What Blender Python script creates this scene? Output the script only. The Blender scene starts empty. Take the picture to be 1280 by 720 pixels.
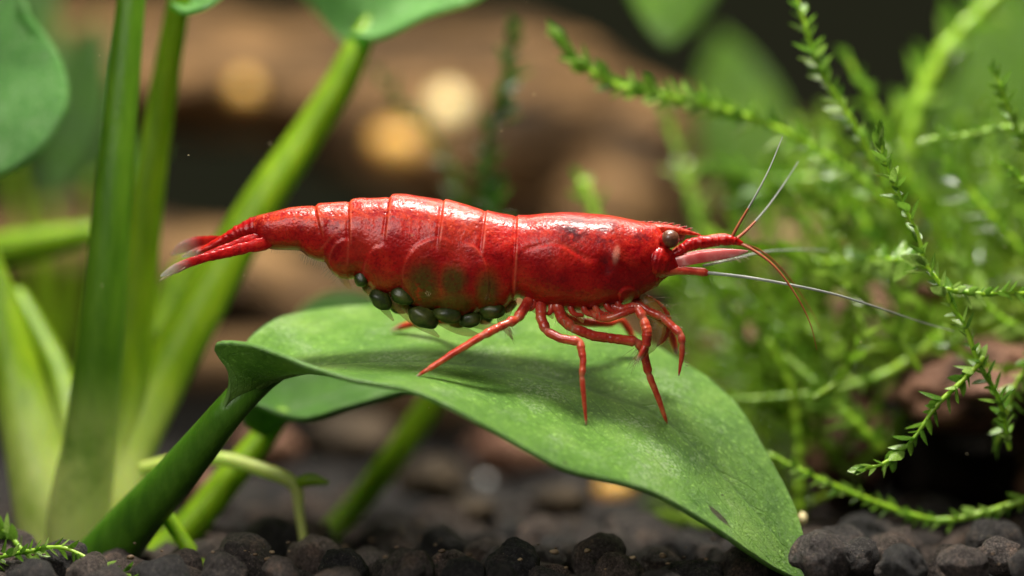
# Macro aquarium scene. One Blender unit = 1 cm (scene unit scale 0.01).
import bpy, bmesh, math, random
import numpy as np
from mathutils import Vector, Matrix, noise
from mathutils.bvhtree import BVHTree

random.seed(7)
rng = np.random.default_rng(7)
sc = bpy.context.scene
sc.unit_settings.system = 'METRIC'
sc.unit_settings.scale_length = 0.01
col = sc.collection

# ------------------------------------------------------------------ camera
D = 12.5            # distance from the camera to the shrimp (cm)
K = 1.0 / 290.0     # cm per photo pixel at the shrimp's distance
H = 1.175            # camera height above the gravel
cam_d = bpy.data.cameras.new('camera')
cam = bpy.data.objects.new('camera', cam_d)
col.objects.link(cam)
cam.location = (0, -D, H)
cam.rotation_euler = (math.radians(90), 0, 0)
cam_d.sensor_width = 36.0
cam_d.lens = 36.0 * D / (1280 * K)
cam_d.clip_start = 0.05
cam_d.clip_end = 500
cam_d.dof.use_dof = True
cam_d.dof.focus_distance = D - 0.08
APERTURE = 0.56     # diameter of the opening in cm
cam_d.dof.aperture_fstop = cam_d.lens * 1e-3 / APERTURE
cam_d.dof.aperture_blades = 0
sc.camera = cam

# ------------------------------------------------------------------ light
w = bpy.data.worlds.new('World')
sc.world = w
w.use_nodes = True
bg = w.node_tree.nodes['Background']
bg.inputs['Color'].default_value = (0.66, 0.68, 0.38, 1)
bg.inputs['Strength'].default_value = 0.022


def area(name, loc, target, sx, sy, power, color):
    l = bpy.data.lights.new(name, 'AREA')
    l.shape = 'RECTANGLE'
    l.size = sx
    l.size_y = sy
    l.energy = power
    l.color = color
    o = bpy.data.objects.new(name, l)
    col.objects.link(o)
    o.location = loc
    d = Vector(target) - Vector(loc)
    o.rotation_euler = d.to_track_quat('-Z', 'Y').to_euler()
    return o


area('tank_lamp', (0.6, -0.4, 9.5), (0.3, 0.3, 0), 4.2, 1.5, 1750, (1.0, 0.96, 0.88))
area('flash_softbox', (-4.5, -9.0, 7.0), (0, 0.5, 0.8), 6.5, 5.0, 620, (1.0, 0.97, 0.93))
area('tank_lamp_rear', (0.5, 5.0, 9.5), (0.3, 8.0, 0.8), 8.0, 2.5, 950, (1.0, 0.93, 0.80))

vs = sc.view_settings
vs.view_transform = 'Standard'
vs.look = 'None'
vs.exposure = 0.15
vs.gamma = 1.0
vs.use_curve_mapping = False
sc.render.engine = 'CYCLES'
sc.cycles.use_denoising = True
sc.cycles.max_bounces = 8
sc.cycles.transparent_max_bounces = 16
sc.cycles.sample_clamp_indirect = 4.0


# ------------------------------------------------------------------ helpers
def P(px, py, Y=0.0):
    s = (D + Y) / D * K
    return np.array([(px - 640) * s, Y, H + (360 - py) * s])


def PX(n, Y=0.0):
    return n * K * (D + Y) / D


def spline(pts, n):
    """Catmull-Rom through the control rows, n samples, evenly spaced by chord length."""
    p = np.asarray(pts, float)
    if len(p) < 3:
        t = np.linspace(0, 1, n)[:, None]
        return p[0] * (1 - t) + p[-1] * t
    d = np.linalg.norm(np.diff(p[:, :3], axis=0), axis=1) + 1e-6
    t = np.concatenate([[0], np.cumsum(d)])
    m = np.zeros_like(p)
    m[1:-1] = (p[2:] - p[:-2]) / (t[2:] - t[:-2])[:, None]
    m[0] = (p[1] - p[0]) / d[0]
    m[-1] = (p[-1] - p[-2]) / d[-1]
    q = np.linspace(0, t[-1], n)
    i = np.clip(np.searchsorted(t, q, side='right') - 1, 0, len(p) - 2)
    h = (t[i + 1] - t[i])[:, None]
    u = ((q - t[i])[:, None]) / h
    return ((2 * u**3 - 3 * u**2 + 1) * p[i] + (u**3 - 2 * u**2 + u) * h * m[i]
            + (-2 * u**3 + 3 * u**2) * p[i + 1] + (u**3 - u**2) * h * m[i + 1])


def pxpath(rows, n):
    """rows of (px, py, Y, rest...) -> n world points + rest columns"""
    r = np.array([list(P(a[0], a[1], a[2])) + list(a[3:]) for a in rows], float)
    s = spline(r, n)
    return s[:, :3], s[:, 3:]


class MB:
    def __init__(self):
        self.v, self.f = [], []

    def add(self, verts, faces):
        o = len(self.v)
        self.v.extend([tuple(x) for x in verts])
        self.f.extend([tuple(i + o for i in f) for f in faces])

    def loft(self, rings, cap=True):
        n, m = len(rings), len(rings[0])
        v = [tuple(p) for r in rings for p in r]
        f = []
        for i in range(n - 1):
            for j in range(m):
                a, b = i * m + j, i * m + (j + 1) % m
                f.append((a, b, b + m, a + m))
        if cap:
            v.append(tuple(np.mean(rings[0], axis=0)))
            v.append(tuple(np.mean(rings[-1], axis=0)))
            c0, c1 = n * m, n * m + 1
            for j in range(m):
                f.append((c0, (j + 1) % m, j))
                f.append((c1, (n - 1) * m + j, (n - 1) * m + (j + 1) % m))
        self.add(v, f)

    def tube(self, pts, r1, r2=None, sides=12, roundend=True):
        pts = np.asarray(pts, float)
        n = len(pts)
        r1 = np.broadcast_to(np.asarray(r1, float), (n,)).copy()
        r2 = r1.copy() if r2 is None else np.broadcast_to(np.asarray(r2, float), (n,)).copy()
        t = np.gradient(pts, axis=0)
        t /= np.linalg.norm(t, axis=1)[:, None] + 1e-12
        if roundend:
            def capping(p, tt, a, b):
                P_, A_, B_ = [], [], []
                for ph in (80, 55, 28):
                    c, s = math.cos(math.radians(ph)), math.sin(math.radians(ph))
                    P_.append(p + tt * s * min(a, b)); A_.append(a * c); B_.append(b * c)
                return P_, A_, B_
            p0, a0, b0 = capping(pts[0], -t[0], r1[0], r2[0])
            p1, a1, b1 = capping(pts[-1], t[-1], r1[-1], r2[-1])
            pts = np.vstack([p0, pts, p1[::-1]])
            r1 = np.concatenate([a0, r1, a1[::-1]])
            r2 = np.concatenate([b0, r2, b1[::-1]])
            t = np.vstack([[t[0]] * 3, t, [t[-1]] * 3])
        rings = []
        Yv = np.array([0, 1, 0.0])
        b = None
        ang = np.linspace(0, 2 * math.pi, sides, endpoint=False)
        for i in range(len(pts)):
            ref = Yv if b is None else b
            if b is None and abs(t[i] @ Yv) > 0.9:
                ref = np.array([1.0, 0, 0])
            if b is not None and abs(t[i] @ Yv) < 0.9:
                ref = Yv if (b @ Yv) >= 0 else -Yv
            bb = ref - (ref @ t[i]) * t[i]
            b = bb / (np.linalg.norm(bb) + 1e-9)
            nn = np.cross(b, t[i])
            rings.append(pts[i] + np.outer(np.cos(ang) * r1[i], nn) + np.outer(np.sin(ang) * r2[i], b))
        self.loft(rings)

    def mesh(self, name, origin=(0, 0, 0)):
        me = bpy.data.meshes.new(name)
        o = np.asarray(origin, float)
        me.from_pydata([tuple(np.asarray(v) - o) for v in self.v], [], self.f)
        me.update()
        me.polygons.foreach_set('use_smooth', [True] * len(me.polygons))
        return me

    def build(self, name, mat, parent=None, origin=None):
        org = np.zeros(3)
        if parent is not None:
            org = np.array(parent['_o'] if '_o' in parent else (0, 0, 0))
        if origin is not None:
            org = np.asarray(origin, float)
        me = self.mesh(name, org)
        me.materials.append(mat)
        o = bpy.data.objects.new(name, me)
        col.objects.link(o)
        if parent is not None:
            o.parent = parent
        else:
            o.location = tuple(org)
        o['_o'] = [float(x) for x in org]
        return o


def thing(name, label, cat, loc, group=None):
    o = bpy.data.objects.new(name, None)
    o.empty_display_size = 0.2
    col.objects.link(o)
    o.location = tuple(float(x) for x in loc)
    o['_o'] = [float(x) for x in loc]
    o['label'] = label
    o['category'] = cat
    if group:
        o['group'] = group
    return o


def tag(o, label, cat, group=None, kind=None):
    o['label'] = label
    o['category'] = cat
    if group:
        o['group'] = group
    if kind:
        o['kind'] = kind


def sstep(a, b, x):
    t = np.clip((x - a) / (b - a), 0, 1)
    return t * t * (3 - 2 * t)


# ------------------------------------------------------------------ materials
class NT:
    def __init__(self, name):
        self.m = bpy.data.materials.new(name)
        self.m.use_nodes = True
        self.t = self.m.node_tree
        self.n, self.l = self.t.nodes, self.t.links
        self.bsdf = self.n['Principled BSDF']
        self.out = self.n['Material Output']

    def node(self, typ, **kw):
        x = self.n.new(typ)
        for k, v in kw.items():
            setattr(x, k, v)
        return x

    def set(self, **kw):
        for k, v in kw.items():
            self.bsdf.inputs[k.replace('_', ' ')].default_value = v

    def link(self, a, b):
        self.l.new(a, b)

    def noise(self, scale, detail=4, rough=0.55, vec=None, dist=0.0):
        x = self.node('ShaderNodeTexNoise')
        x.inputs['Scale'].default_value = scale
        x.inputs['Detail'].default_value = detail
        x.inputs['Roughness'].default_value = rough
        x.inputs['Distortion'].default_value = dist
        self.link(vec if vec is not None else self.coord(), x.inputs['Vector'])
        return x.outputs['Fac']

    def voronoi(self, scale, vec=None, feature='F1'):
        x = self.node('ShaderNodeTexVoronoi', feature=feature)
        x.inputs['Scale'].default_value = scale
        self.link(vec if vec is not None else self.coord(), x.inputs['Vector'])
        return x.outputs['Distance']

    def coord(self):
        if not hasattr(self, '_c'):
            self._c = self.node('ShaderNodeTexCoord').outputs['Object']
        return self._c

    def scaled(self, sx, sy, sz):
        x = self.node('ShaderNodeMapping')
        x.inputs['Scale'].default_value = (sx, sy, sz)
        self.link(self.coord(), x.inputs['Vector'])
        return x.outputs['Vector']

    def ramp(self, fac, stops):
        x = self.node('ShaderNodeValToRGB')
        e = x.color_ramp.elements
        while len(e) < len(stops):
            e.new(0.5)
        for el, (p, c) in zip(e, stops):
            el.position = p
            el.color = tuple(c) + (1,) if len(c) == 3 else c
        self.link(fac, x.inputs['Fac'])
        return x.outputs['Color']

    def step(self, fac, a, b):
        x = self.node('ShaderNodeMapRange', interpolation_type='SMOOTHSTEP')
        x.inputs['From Min'].default_value = a
        x.inputs['From Max'].default_value = b
        self.link(fac, x.inputs['Value'])
        return x.outputs['Result']

    def math(self, op, a, b=None):
        x = self.node('ShaderNodeMath', operation=op)
        for i, v in enumerate((a, b)):
            if v is None:
                continue
            if isinstance(v, (int, float)):
                x.inputs[i].default_value = v
            else:
                self.link(v, x.inputs[i])
        return x.outputs[0]

    def mix(self, fac, a, b, blend='MIX'):
        x = self.node('ShaderNodeMix', data_type='RGBA', blend_type=blend)
        for s, v in (('Factor', fac), ('A', a), ('B', b)):
            sock = x.inputs[0] if s == 'Factor' else x.inputs[6 if s == 'A' else 7]
            if isinstance(v, (int, float)):
                sock.default_value = v
            elif isinstance(v, tuple):
                sock.default_value = v + (1,) if len(v) == 3 else v
            else:
                self.link(v, sock)
        return x.outputs[2]

    def attr(self, name):
        x = self.node('ShaderNodeAttribute', attribute_name=name)
        s = self.node('ShaderNodeSeparateColor')
        self.link(x.outputs['Color'], s.inputs['Color'])
        return s.outputs

    def bump(self, height, strength=0.3, dist=0.01):
        x = self.node('ShaderNodeBump')
        x.inputs['Strength'].default_value = strength
        x.inputs['Distance'].default_value = dist
        self.link(height, x.inputs['Height'])
        self.link(x.outputs['Normal'], self.bsdf.inputs['Normal'])
        return x

    def color(self, sock):
        self.link(sock, self.bsdf.inputs['Base Color'])

    def translucent(self, sock, fac):
        tr = self.node('ShaderNodeBsdfTranslucent')
        if isinstance(sock, tuple):
            tr.inputs['Color'].default_value = sock + (1,)
        else:
            self.link(sock, tr.inputs['Color'])
        mx = self.node('ShaderNodeMixShader')
        mx.inputs[0].default_value = fac
        self.link(self.bsdf.outputs[0], mx.inputs[1])
        self.link(tr.outputs[0], mx.inputs[2])
        self.link(mx.outputs[0], self.out.inputs['Surface'])
        return mx


M = {}


def mat_shrimp():
    a = NT('shrimp_shell')
    A = a.attr('mask_a')     # border line, olive eggs showing through, dorsal orange
    B = a.attr('mask_b')     # dark organ, cream spot, clear tip
    n1 = a.noise(6.5, 6, 0.66)
    c = a.ramp(n1, [(0.30, (0.15, 0.001, 0.004)), (0.46, (0.34, 0.003, 0.005)), (0.60, (0.48, 0.007, 0.006)), (0.76, (0.60, 0.030, 0.010))])
    # dorsal orange pigment, broken into speckles
    n2 = a.noise(26, 5, 0.65)
    sp = a.math('MULTIPLY', A[2], a.step(n2, 0.36, 0.60))
    c = a.mix(a.math('MULTIPLY', sp, 0.75), c, (0.60, 0.060, 0.018))
    # small pale granules
    v = a.voronoi(46)
    gran = a.math('MULTIPLY', a.step(v, 0.30, 0.12), a.step(a.noise(7, 2), 0.48, 0.62))
    gran = a.math('MULTIPLY', gran, a.math('ADD', A[2], 0.10))
    c = a.mix(a.math('MULTIPLY', gran, 0.55), c, (0.70, 0.22, 0.12))
    # olive clutch seen through the thin side plates
    n3 = a.noise(20, 4, 0.6)
    ol = a.math('MULTIPLY', A[1], a.step(n3, 0.22, 0.46))
    c = a.mix(a.math('MULTIPLY', ol, 0.92), c, (0.066, 0.058, 0.008))
    fg = a.noise(85, 3, 0.7)
    c = a.mix(a.math('MULTIPLY', a.step(fg, 0.49, 0.34), 0.62), c, (0.13, 0.001, 0.003))
    c = a.mix(a.math('MULTIPLY', a.step(fg, 0.56, 0.74), a.math('ADD', a.math('MULTIPLY', A[2], 0.5), 0.12)), c, (0.72, 0.14, 0.06))
    # organ and dark net markings on the carapace
    dn = a.math('MULTIPLY', B[0], a.step(a.noise(24, 4, 0.6, dist=0.6), 0.38, 0.56))
    c = a.mix(a.math('MULTIPLY', dn, 0.9), c, (0.035, 0.006, 0.012))
    c = a.mix(a.math('MULTIPLY', a.math('MULTIPLY', A[0], a.step(a.noise(8, 3), 0.30, 0.62)), 0.62), c, (0.74, 0.15, 0.08))
    c = a.mix(a.math('MULTIPLY', B[1], 0.75), c, (0.60, 0.24, 0.17))
    c = a.mix(B[2], c, (0.52, 0.50, 0.44))
    cl = a.step(a.noise(4.2, 5, 0.7, dist=0.8), 0.50, 0.66)
    c = a.mix(a.math('MULTIPLY', a.math('MULTIPLY', cl, 0.28), a.math('SUBTRACT', 1.0, A[1])), c, (0.62, 0.055, 0.020))
    a.color(c)
    a.set(Roughness=0.38, Subsurface_Weight=0.14, Subsurface_Radius=(0.07, 0.008, 0.006), Subsurface_Scale=1.0,
          Coat_Weight=0.42, Coat_Roughness=0.17, Specular_IOR_Level=0.16)
    h = a.math('ADD', a.math('MULTIPLY', a.noise(75, 3, 0.6), 0.30), a.math('MULTIPLY', a.noise(11, 3, 0.5), 0.8))
    h = a.math('SUBTRACT', h, a.math('MULTIPLY', a.math('MULTIPLY', a.step(a.voronoi(34), 0.32, 0.08), A[2]), 0.35))
    h = a.math('ADD', h, a.math('MULTIPLY', a.noise(26, 3, 0.6), 0.55))
    b = a.bump(h, 0.48, 0.014)
    cb = a.node('ShaderNodeBump')
    cb.inputs['Strength'].default_value = 0.36
    cb.inputs['Distance'].default_value = 0.014
    a.link(h, cb.inputs['Height'])
    a.link(cb.outputs['Normal'], a.bsdf.inputs['Coat Normal'])
    # clear tips of the tail fan
    al = a.math('SUBTRACT', 1.0, a.math('MULTIPLY', B[2], 0.62))
    a.link(al, a.bsdf.inputs['Alpha'])
    return a.m


def mat_leg():
    a = NT('shrimp_limb')
    B = a.attr('mask_b')
    A = a.attr('mask_a')
    n = a.noise(15, 5, 0.65)
    c = a.ramp(n, [(0.28, (0.33, 0.010, 0.010)), (0.50, (0.56, 0.050, 0.024)), (0.70, (0.70, 0.16, 0.065))])
    v = a.voronoi(55)
    c = a.mix(a.math('MULTIPLY', a.step(v, 0.28, 0.12), 0.35), c, (0.70, 0.28, 0.14))
    c = a.mix(a.math('MULTIPLY', A[0], 0.55), c, (0.62, 0.20, 0.12))
    c = a.mix(B[2], c, (0.62, 0.55, 0.48))
    a.color(c)
    a.set(Roughness=0.32, Subsurface_Weight=0.35, Subsurface_Radius=(0.06, 0.012, 0.006), Subsurface_Scale=1.0,
          Coat_Weight=0.4, Coat_Roughness=0.12)
    a.link(a.math('SUBTRACT', 1.0, a.math('MULTIPLY', B[2], 0.6)), a.bsdf.inputs['Alpha'])
    a.bump(a.noise(70, 3), 0.15, 0.006)
    return a.m


def mat_simple(name, stops, scale=12, rough=0.4, sss=0.0, rad=(0.05, 0.05, 0.02), alpha=1.0, coat=0.0, bump=0.0,
               bscale=40, bdist=0.01, spec=0.5, trans=None):
    a = NT(name)
    c = a.ramp(a.noise(scale, 5, 0.6), stops)
    a.color(c)
    a.set(Roughness=rough, Alpha=alpha, Coat_Weight=coat, Coat_Roughness=0.12, Specular_IOR_Level=spec)
    if sss:
        a.set(Subsurface_Weight=sss, Subsurface_Radius=rad, Subsurface_Scale=1.0)
    if bump:
        a.bump(a.noise(bscale, 5, 0.6), bump, bdist)
    if trans:
        a.translucent(c if trans[0] is None else trans[0], trans[1])
    return a.m


def mat_leaf(name, dark, mid, light, trans=0.25, blemish=None):
    a = NT(name)
    uv = a.node('ShaderNodeUVMap', uv_map='UVMap')
    sep = a.node('ShaderNodeSeparateXYZ')
    a.link(uv.outputs['UV'], sep.inputs[0])
    u, v = sep.outputs[0], sep.outputs[1]
    big = a.noise(3.2, 4, 0.6)
    c = a.ramp(big, [(0.28, dark), (0.52, mid), (0.74, light)])
    # fine mottled cells
    cell = a.noise(44, 5, 0.78)
    c = a.mix(a.math('MULTIPLY', a.step(cell, 0.52, 0.70), 0.60), c, tuple(min(1, x * 1.9 + 0.02) for x in light))
    c = a.mix(a.math('MULTIPLY', a.step(cell, 0.46, 0.30), 0.45), c, tuple(x * 0.55 for x in dark))
    # whitish sheen of the leaf, painted into the colour in noise patches
    film = a.math('MULTIPLY', a.step(a.noise(3.6, 5, 0.65), 0.50, 0.66), a.step(a.noise(70, 3, 0.7), 0.46, 0.60))
    c = a.mix(a.math('MULTIPLY', film, 0.55), c, (0.54, 0.68, 0.40))
    # veins running from the midrib to the margin
    av = a.math('ABSOLUTE', a.math('SUBTRACT', v, 0.5))
    ph = a.math('ADD', a.math('MULTIPLY', u, 15.0), a.math('MULTIPLY', av, -9.0))
    ph = a.math('ADD', ph, a.math('MULTIPLY', a.noise(2.5, 2), 0.9))
    fr = a.math('ABSOLUTE', a.math('SUBTRACT', a.math('FRACT', ph), 0.5))
    vein = a.step(fr, 0.07, 0.0)
    rib = a.step(av, 0.020, 0.006)
    c = a.mix(a.math('MULTIPLY', vein, 0.10), c, tuple(x * 0.6 for x in dark))
    c = a.mix(a.math('MULTIPLY', rib, 0.40), c, tuple(x * 0.75 for x in dark))
    # brown flecks
    fl = a.math('MULTIPLY', a.step(a.voronoi(6.5), 0.10, 0.05), a.step(a.noise(11, 2), 0.56, 0.60))
    c = a.mix(fl, c, (0.05, 0.030, 0.010))
    if blemish:
        mp = a.node('ShaderNodeMapping')
        mp.inputs['Location'].default_value = blemish
        a.link(a.coord(), mp.inputs['Vector'])
        mp2 = a.node('ShaderNodeMapping')
        mp3 = a.node('ShaderNodeMapping')
        mp3.inputs['Rotation'].default_value = (0, math.radians(-43), 0)
        a.link(mp.outputs[0], mp3.inputs['Vector'])
        mp2.inputs['Scale'].default_value = (15, 5, 95)
        a.link(mp3.outputs[0], mp2.inputs['Vector'])
        ln = a.node('ShaderNodeVectorMath', operation='LENGTH')
        a.link(mp2.outputs[0], ln.inputs[0])
        dd_ = a.math('ADD', ln.outputs['Value'], a.math('MULTIPLY', a.math('SUBTRACT', a.noise(30, 3), 0.5), 0.9))
        c = a.mix(a.step(dd_, 1.15, 0.75), c, (0.045, 0.040, 0.008))
    edge = a.step(av, 0.484, 0.497)
    c = a.mix(a.math('MULTIPLY', edge, 0.55), c, (0.16, 0.34, 0.07))
    a.color(c)
    rg = a.node('ShaderNodeMapRange')
    a.link(cell, rg.inputs['Value'])
    rg.inputs['To Min'].default_value = 0.20
    rg.inputs['To Max'].default_value = 0.52
    a.link(rg.outputs[0], a.bsdf.inputs['Roughness'])
    a.set(Specular_IOR_Level=0.62)
    hh = a.math('ADD', a.math('MULTIPLY', a.noise(95, 4, 0.75), 0.75), a.math('MULTIPLY', vein, -0.25))
    hh = a.math('ADD', hh, a.math('MULTIPLY', a.noise(14, 3), 0.8))
    a.bump(hh, 0.9, 0.018)
    a.translucent(c, trans)
    return a.m


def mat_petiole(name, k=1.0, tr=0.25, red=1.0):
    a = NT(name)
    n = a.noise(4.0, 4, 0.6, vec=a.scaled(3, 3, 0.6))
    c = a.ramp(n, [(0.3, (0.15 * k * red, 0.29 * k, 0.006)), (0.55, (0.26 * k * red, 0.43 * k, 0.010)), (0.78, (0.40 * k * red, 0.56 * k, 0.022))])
    st = a.noise(40, 3, 0.6, vec=a.scaled(2.2, 2.2, 0.12))
    c = a.mix(a.math('MULTIPLY', a.step(st, 0.50, 0.66), 0.35), c, (0.30 * k * red, 0.46 * k, 0.04 * k))
    # blanched sheaths towards the crown: the stalk itself is paler there
    A = a.attr('mask_a')
    c = a.mix(a.math('MULTIPLY', A[0], a.math('MULTIPLY', a.step(a.noise(2.6, 4), 0.18, 0.52), 1.0)), c, (0.66, 0.76, 0.22))
    a.color(c)
    a.set(Roughness=0.36, Subsurface_Weight=0.45, Subsurface_Radius=(0.10, 0.16, 0.02), Subsurface_Scale=1.0,
          Specular_IOR_Level=0.45)
    a.bump(a.math('ADD', st, a.math('MULTIPLY', a.noise(60, 3), 0.4)), 0.3, 0.014)
    if tr:
        a.translucent(c, tr)
    return a.m


def mat_pebble(name, base=1.0):
    a = NT(name)
    oi = a.node('ShaderNodeObjectInfo')
    rnd = oi.outputs['Random']
    n = a.noise(9, 6, 0.65)
    c = a.ramp(n, [(0.28, (0.010 * base, 0.0095 * base, 0.009 * base)), (0.55, (0.098 * base, 0.093 * base, 0.093 * base)),
                   (0.78, (0.25 * base, 0.235 * base, 0.225 * base))])
    warm = a.mix(1.0, c, (1.30, 1.02, 0.85), 'MULTIPLY')
    c = a.mix(rnd, c, warm)
    br = a.node('ShaderNodeMapRange')
    a.link(rnd, br.inputs['Value'])
    br.inputs['To Min'].default_value = 0.55
    br.inputs['To Max'].default_value = 1.5
    c = a.mix(1.0, c, br.outputs[0], 'MULTIPLY')
    gr = a.math('MULTIPLY', a.step(a.voronoi(9), 0.17, 0.08), a.step(a.noise(5, 2), 0.46, 0.54))
    c = a.mix(gr, c, (0.50, 0.40, 0.24))
    al = a.math('MULTIPLY', a.step(a.noise(3.5, 3), 0.60, 0.75), 0.5)
    c = a.mix(al, c, (0.020, 0.050, 0.012))
    lv = a.ramp(a.noise(1.1, 3, 0.6), [(0.30, (0.45, 0.42, 0.40)), (0.55, (1.0, 0.98, 0.97)), (0.74, (1.75, 1.45, 1.2))])
    c = a.mix(1.0, c, lv, 'MULTIPLY')
    a.color(c)
    a.set(Roughness=0.62, Specular_IOR_Level=0.35)
    h = a.math('ADD', a.noise(7, 9, 0.75), a.math('MULTIPLY', a.step(a.voronoi(26), 0.4, 0.1), -0.35))
    a.bump(h, 0.9, 0.09)
    return a.m


def mat_wood():
    a = NT('driftwood_bark')
    vec = a.scaled(0.45, 1.6, 2.6)
    n = a.noise(1.5, 6, 0.62, vec=vec, dist=0.8)
    c = a.ramp(n, [(0.34, (0.016, 0.009, 0.003)), (0.47, (0.10, 0.055, 0.020)), (0.60, (0.34, 0.190, 0.076)), (0.78, (0.56, 0.35, 0.15))])
    fi = a.noise(12, 4, 0.6, vec=vec)
    c = a.mix(a.math('MULTIPLY', a.step(fi, 0.50, 0.35), 0.6), c, (0.028, 0.014, 0.008))
    a.color(c)
    a.set(Roughness=0.6, Specular_IOR_Level=0.3)
    a.bump(a.math('ADD', n, a.math('MULTIPLY', fi, 0.4)), 0.8, 0.12)
    return a.m


def mat_moss(name, dark, mid, light, trans=0.45, scale=16):
    a = NT(name)
    oi = a.node('ShaderNodeObjectInfo')
    n = a.noise(scale, 3, 0.6)
    f = a.math('ADD', a.math('MULTIPLY', n, 0.6), a.math('MULTIPLY', oi.outputs['Random'], 0.4))
    c = a.ramp(f, [(0.25, dark), (0.5, mid), (0.78, light)])
    a.color(c)
    a.set(Roughness=0.22, Specular_IOR_Level=0.6)
    a.bump(a.noise(60, 2), 0.2, 0.004)
    a.translucent(c, trans)
    return a.m


M['shell'] = mat_shrimp()
M['limb'] = mat_leg()
M['leaf'] = mat_leaf('leaf_upper', (0.070, 0.205, 0.014), (0.155, 0.350, 0.034), (0.280, 0.490, 0.085), blemish=tuple(float(x) for x in -(P(899, 645, -.24) - P(110, 690, .8))))
M['leaf_dark'] = mat_leaf('leaf_deep_green', (0.040, 0.150, 0.012), (0.080, 0.235, 0.020), (0.14, 0.33, 0.04), 0.35)
M['leaf_pale'] = mat_leaf('leaf_pale', (0.10, 0.34, 0.05), (0.20, 0.52, 0.11), (0.36, 0.68, 0.24), 0.55)
M['leaf_far'] = mat_leaf('leaf_far', (0.09, 0.24, 0.012), (0.18, 0.40, 0.022), (0.30, 0.54, 0.05), 0.5)
M['petiole'] = mat_petiole('plant_stalk')
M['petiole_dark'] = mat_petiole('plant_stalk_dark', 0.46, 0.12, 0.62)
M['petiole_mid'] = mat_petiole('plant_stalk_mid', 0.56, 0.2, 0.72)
M['pebble'] = mat_pebble('gravel_grain')
M['soil'] = mat_simple('gravel_floor', [(0.3, (0.006, 0.005, 0.004)), (0.7, (0.025, 0.022, 0.018))], 8, 0.9)
M['wood'] = mat_wood()
M['rock'] = mat_simple('reddish_rock', [(0.30, (0.035, 0.018, 0.012)), (0.5, (0.16, 0.075, 0.045)), (0.72, (0.38, 0.20, 0.125))],
                       3.2, 0.7, bump=0.8, bscale=9, bdist=0.05, spec=0.3)
M['amber'] = mat_simple('amber_bits_and_glints', [(0.3, (0.62, 0.32, 0.07)), (0.6, (0.78, 0.46, 0.12)), (0.8, (0.88, 0.58, 0.2))], 4, 0.25, sss=0.3,
                        rad=(0.2, 0.12, 0.05))  # also colours the bright out-of-focus glints on the driftwood
M['cream'] = mat_simple('cream_bits_and_glints', [(0.3, (0.85, 0.62, 0.26)), (0.7, (0.95, 0.78, 0.42))], 4, 0.25, sss=0.3, rad=(0.2, 0.15, 0.1))  # pale bits, and the cream glint whose brightness is in the colour
M['grey_glint'] = mat_simple('grey_glint', [(0.3, (0.45, 0.45, 0.44)), (0.7, (0.62, 0.62, 0.60))], 4, 0.3)  # brightness of a small blurred glint, put into the colour
M['rock_hollow_shade'] = mat_simple('hollow_shade_rock', [(0.3, (0.008, 0.006, 0.005)), (0.6, (0.030, 0.020, 0.014)), (0.8, (0.09, 0.05, 0.03))], 3.2, 0.8, bump=0.8, bscale=9, bdist=0.05, spec=0.2)  # near-black: the hollow's shade put into the rock colour
M['rock_brown'] = mat_simple('brown_rock', [(0.3, (0.012, 0.009, 0.006)), (0.55, (0.06, 0.042, 0.026)), (0.8, (0.16, 0.11, 0.065))], 3.2, 0.75, bump=0.8, bscale=9, bdist=0.05, spec=0.25)
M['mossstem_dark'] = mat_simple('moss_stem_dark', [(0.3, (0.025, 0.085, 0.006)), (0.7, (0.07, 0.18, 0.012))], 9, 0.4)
M['mossstem_far'] = mat_simple('moss_stem_far', [(0.34, (0.030, 0.070, 0.005)), (0.50, (0.18, 0.32, 0.012)), (0.68, (0.46, 0.60, 0.04))], 1.3, 0.35, trans=(None, .2))
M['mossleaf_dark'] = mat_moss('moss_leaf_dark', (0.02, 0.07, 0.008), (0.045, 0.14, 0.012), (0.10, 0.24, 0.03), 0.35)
M['mossleaf'] = mat_moss('moss_leaf', (0.07, 0.18, 0.02), (0.17, 0.34, 0.03), (0.42, 0.60, 0.15), 0.42)
M['mossleaf_back'] = mat_moss('moss_leaf_back', (0.020, 0.060, 0.004), (0.17, 0.34, 0.018), (0.55, 0.70, 0.15), 0.45, 2.2)
M['mossstem'] = mat_simple('moss_stem_skin', [(0.24, (0.20, 0.11, 0.025)), (0.36, (0.17, 0.34, 0.012)), (0.7, (0.40, 0.62, 0.04))], 4, 0.35, sss=0.3,
                           rad=(0.03, 0.05, 0.01), bump=0.2, bscale=30)
M['egg'] = mat_simple('egg_skin', [(0.32, (0.008, 0.016, 0.002)), (0.52, (0.026, 0.042, 0.005)), (0.74, (0.10, 0.11, 0.018))], 14, 0.42,
                      sss=0.2, rad=(0.03, 0.04, 0.01), coat=0.15, bump=0.4, bscale=60, bdist=0.006)
M['film'] = mat_simple('swimmeret_film', [(0.3, (0.34, 0.22, 0.03)), (0.7, (0.58, 0.38, 0.10))], 20, 0.35, alpha=0.36)
M['seta'] = mat_simple('seta_hair', [(0.3, (0.50, 0.40, 0.22)), (0.7, (0.70, 0.58, 0.40))], 10, 0.4, alpha=0.35)
M['antenna'] = mat_simple('antenna_grey', [(0.3, (0.34, 0.36, 0.33)), (0.7, (0.55, 0.55, 0.50))], 10, 0.35, alpha=0.8)
M['antenna_red'] = mat_simple('antenna_rust', [(0.3, (0.38, 0.07, 0.03)), (0.7, (0.50, 0.16, 0.06))], 18, 0.35)
M['film_white'] = mat_simple('scale_film', [(0.3, (0.52, 0.05, 0.05)), (0.55, (0.66, 0.14, 0.13)), (0.75, (0.80, 0.40, 0.36))], 14, 0.28, sss=0.3, rad=(0.05, 0.02, 0.02), coat=0.5)


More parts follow.
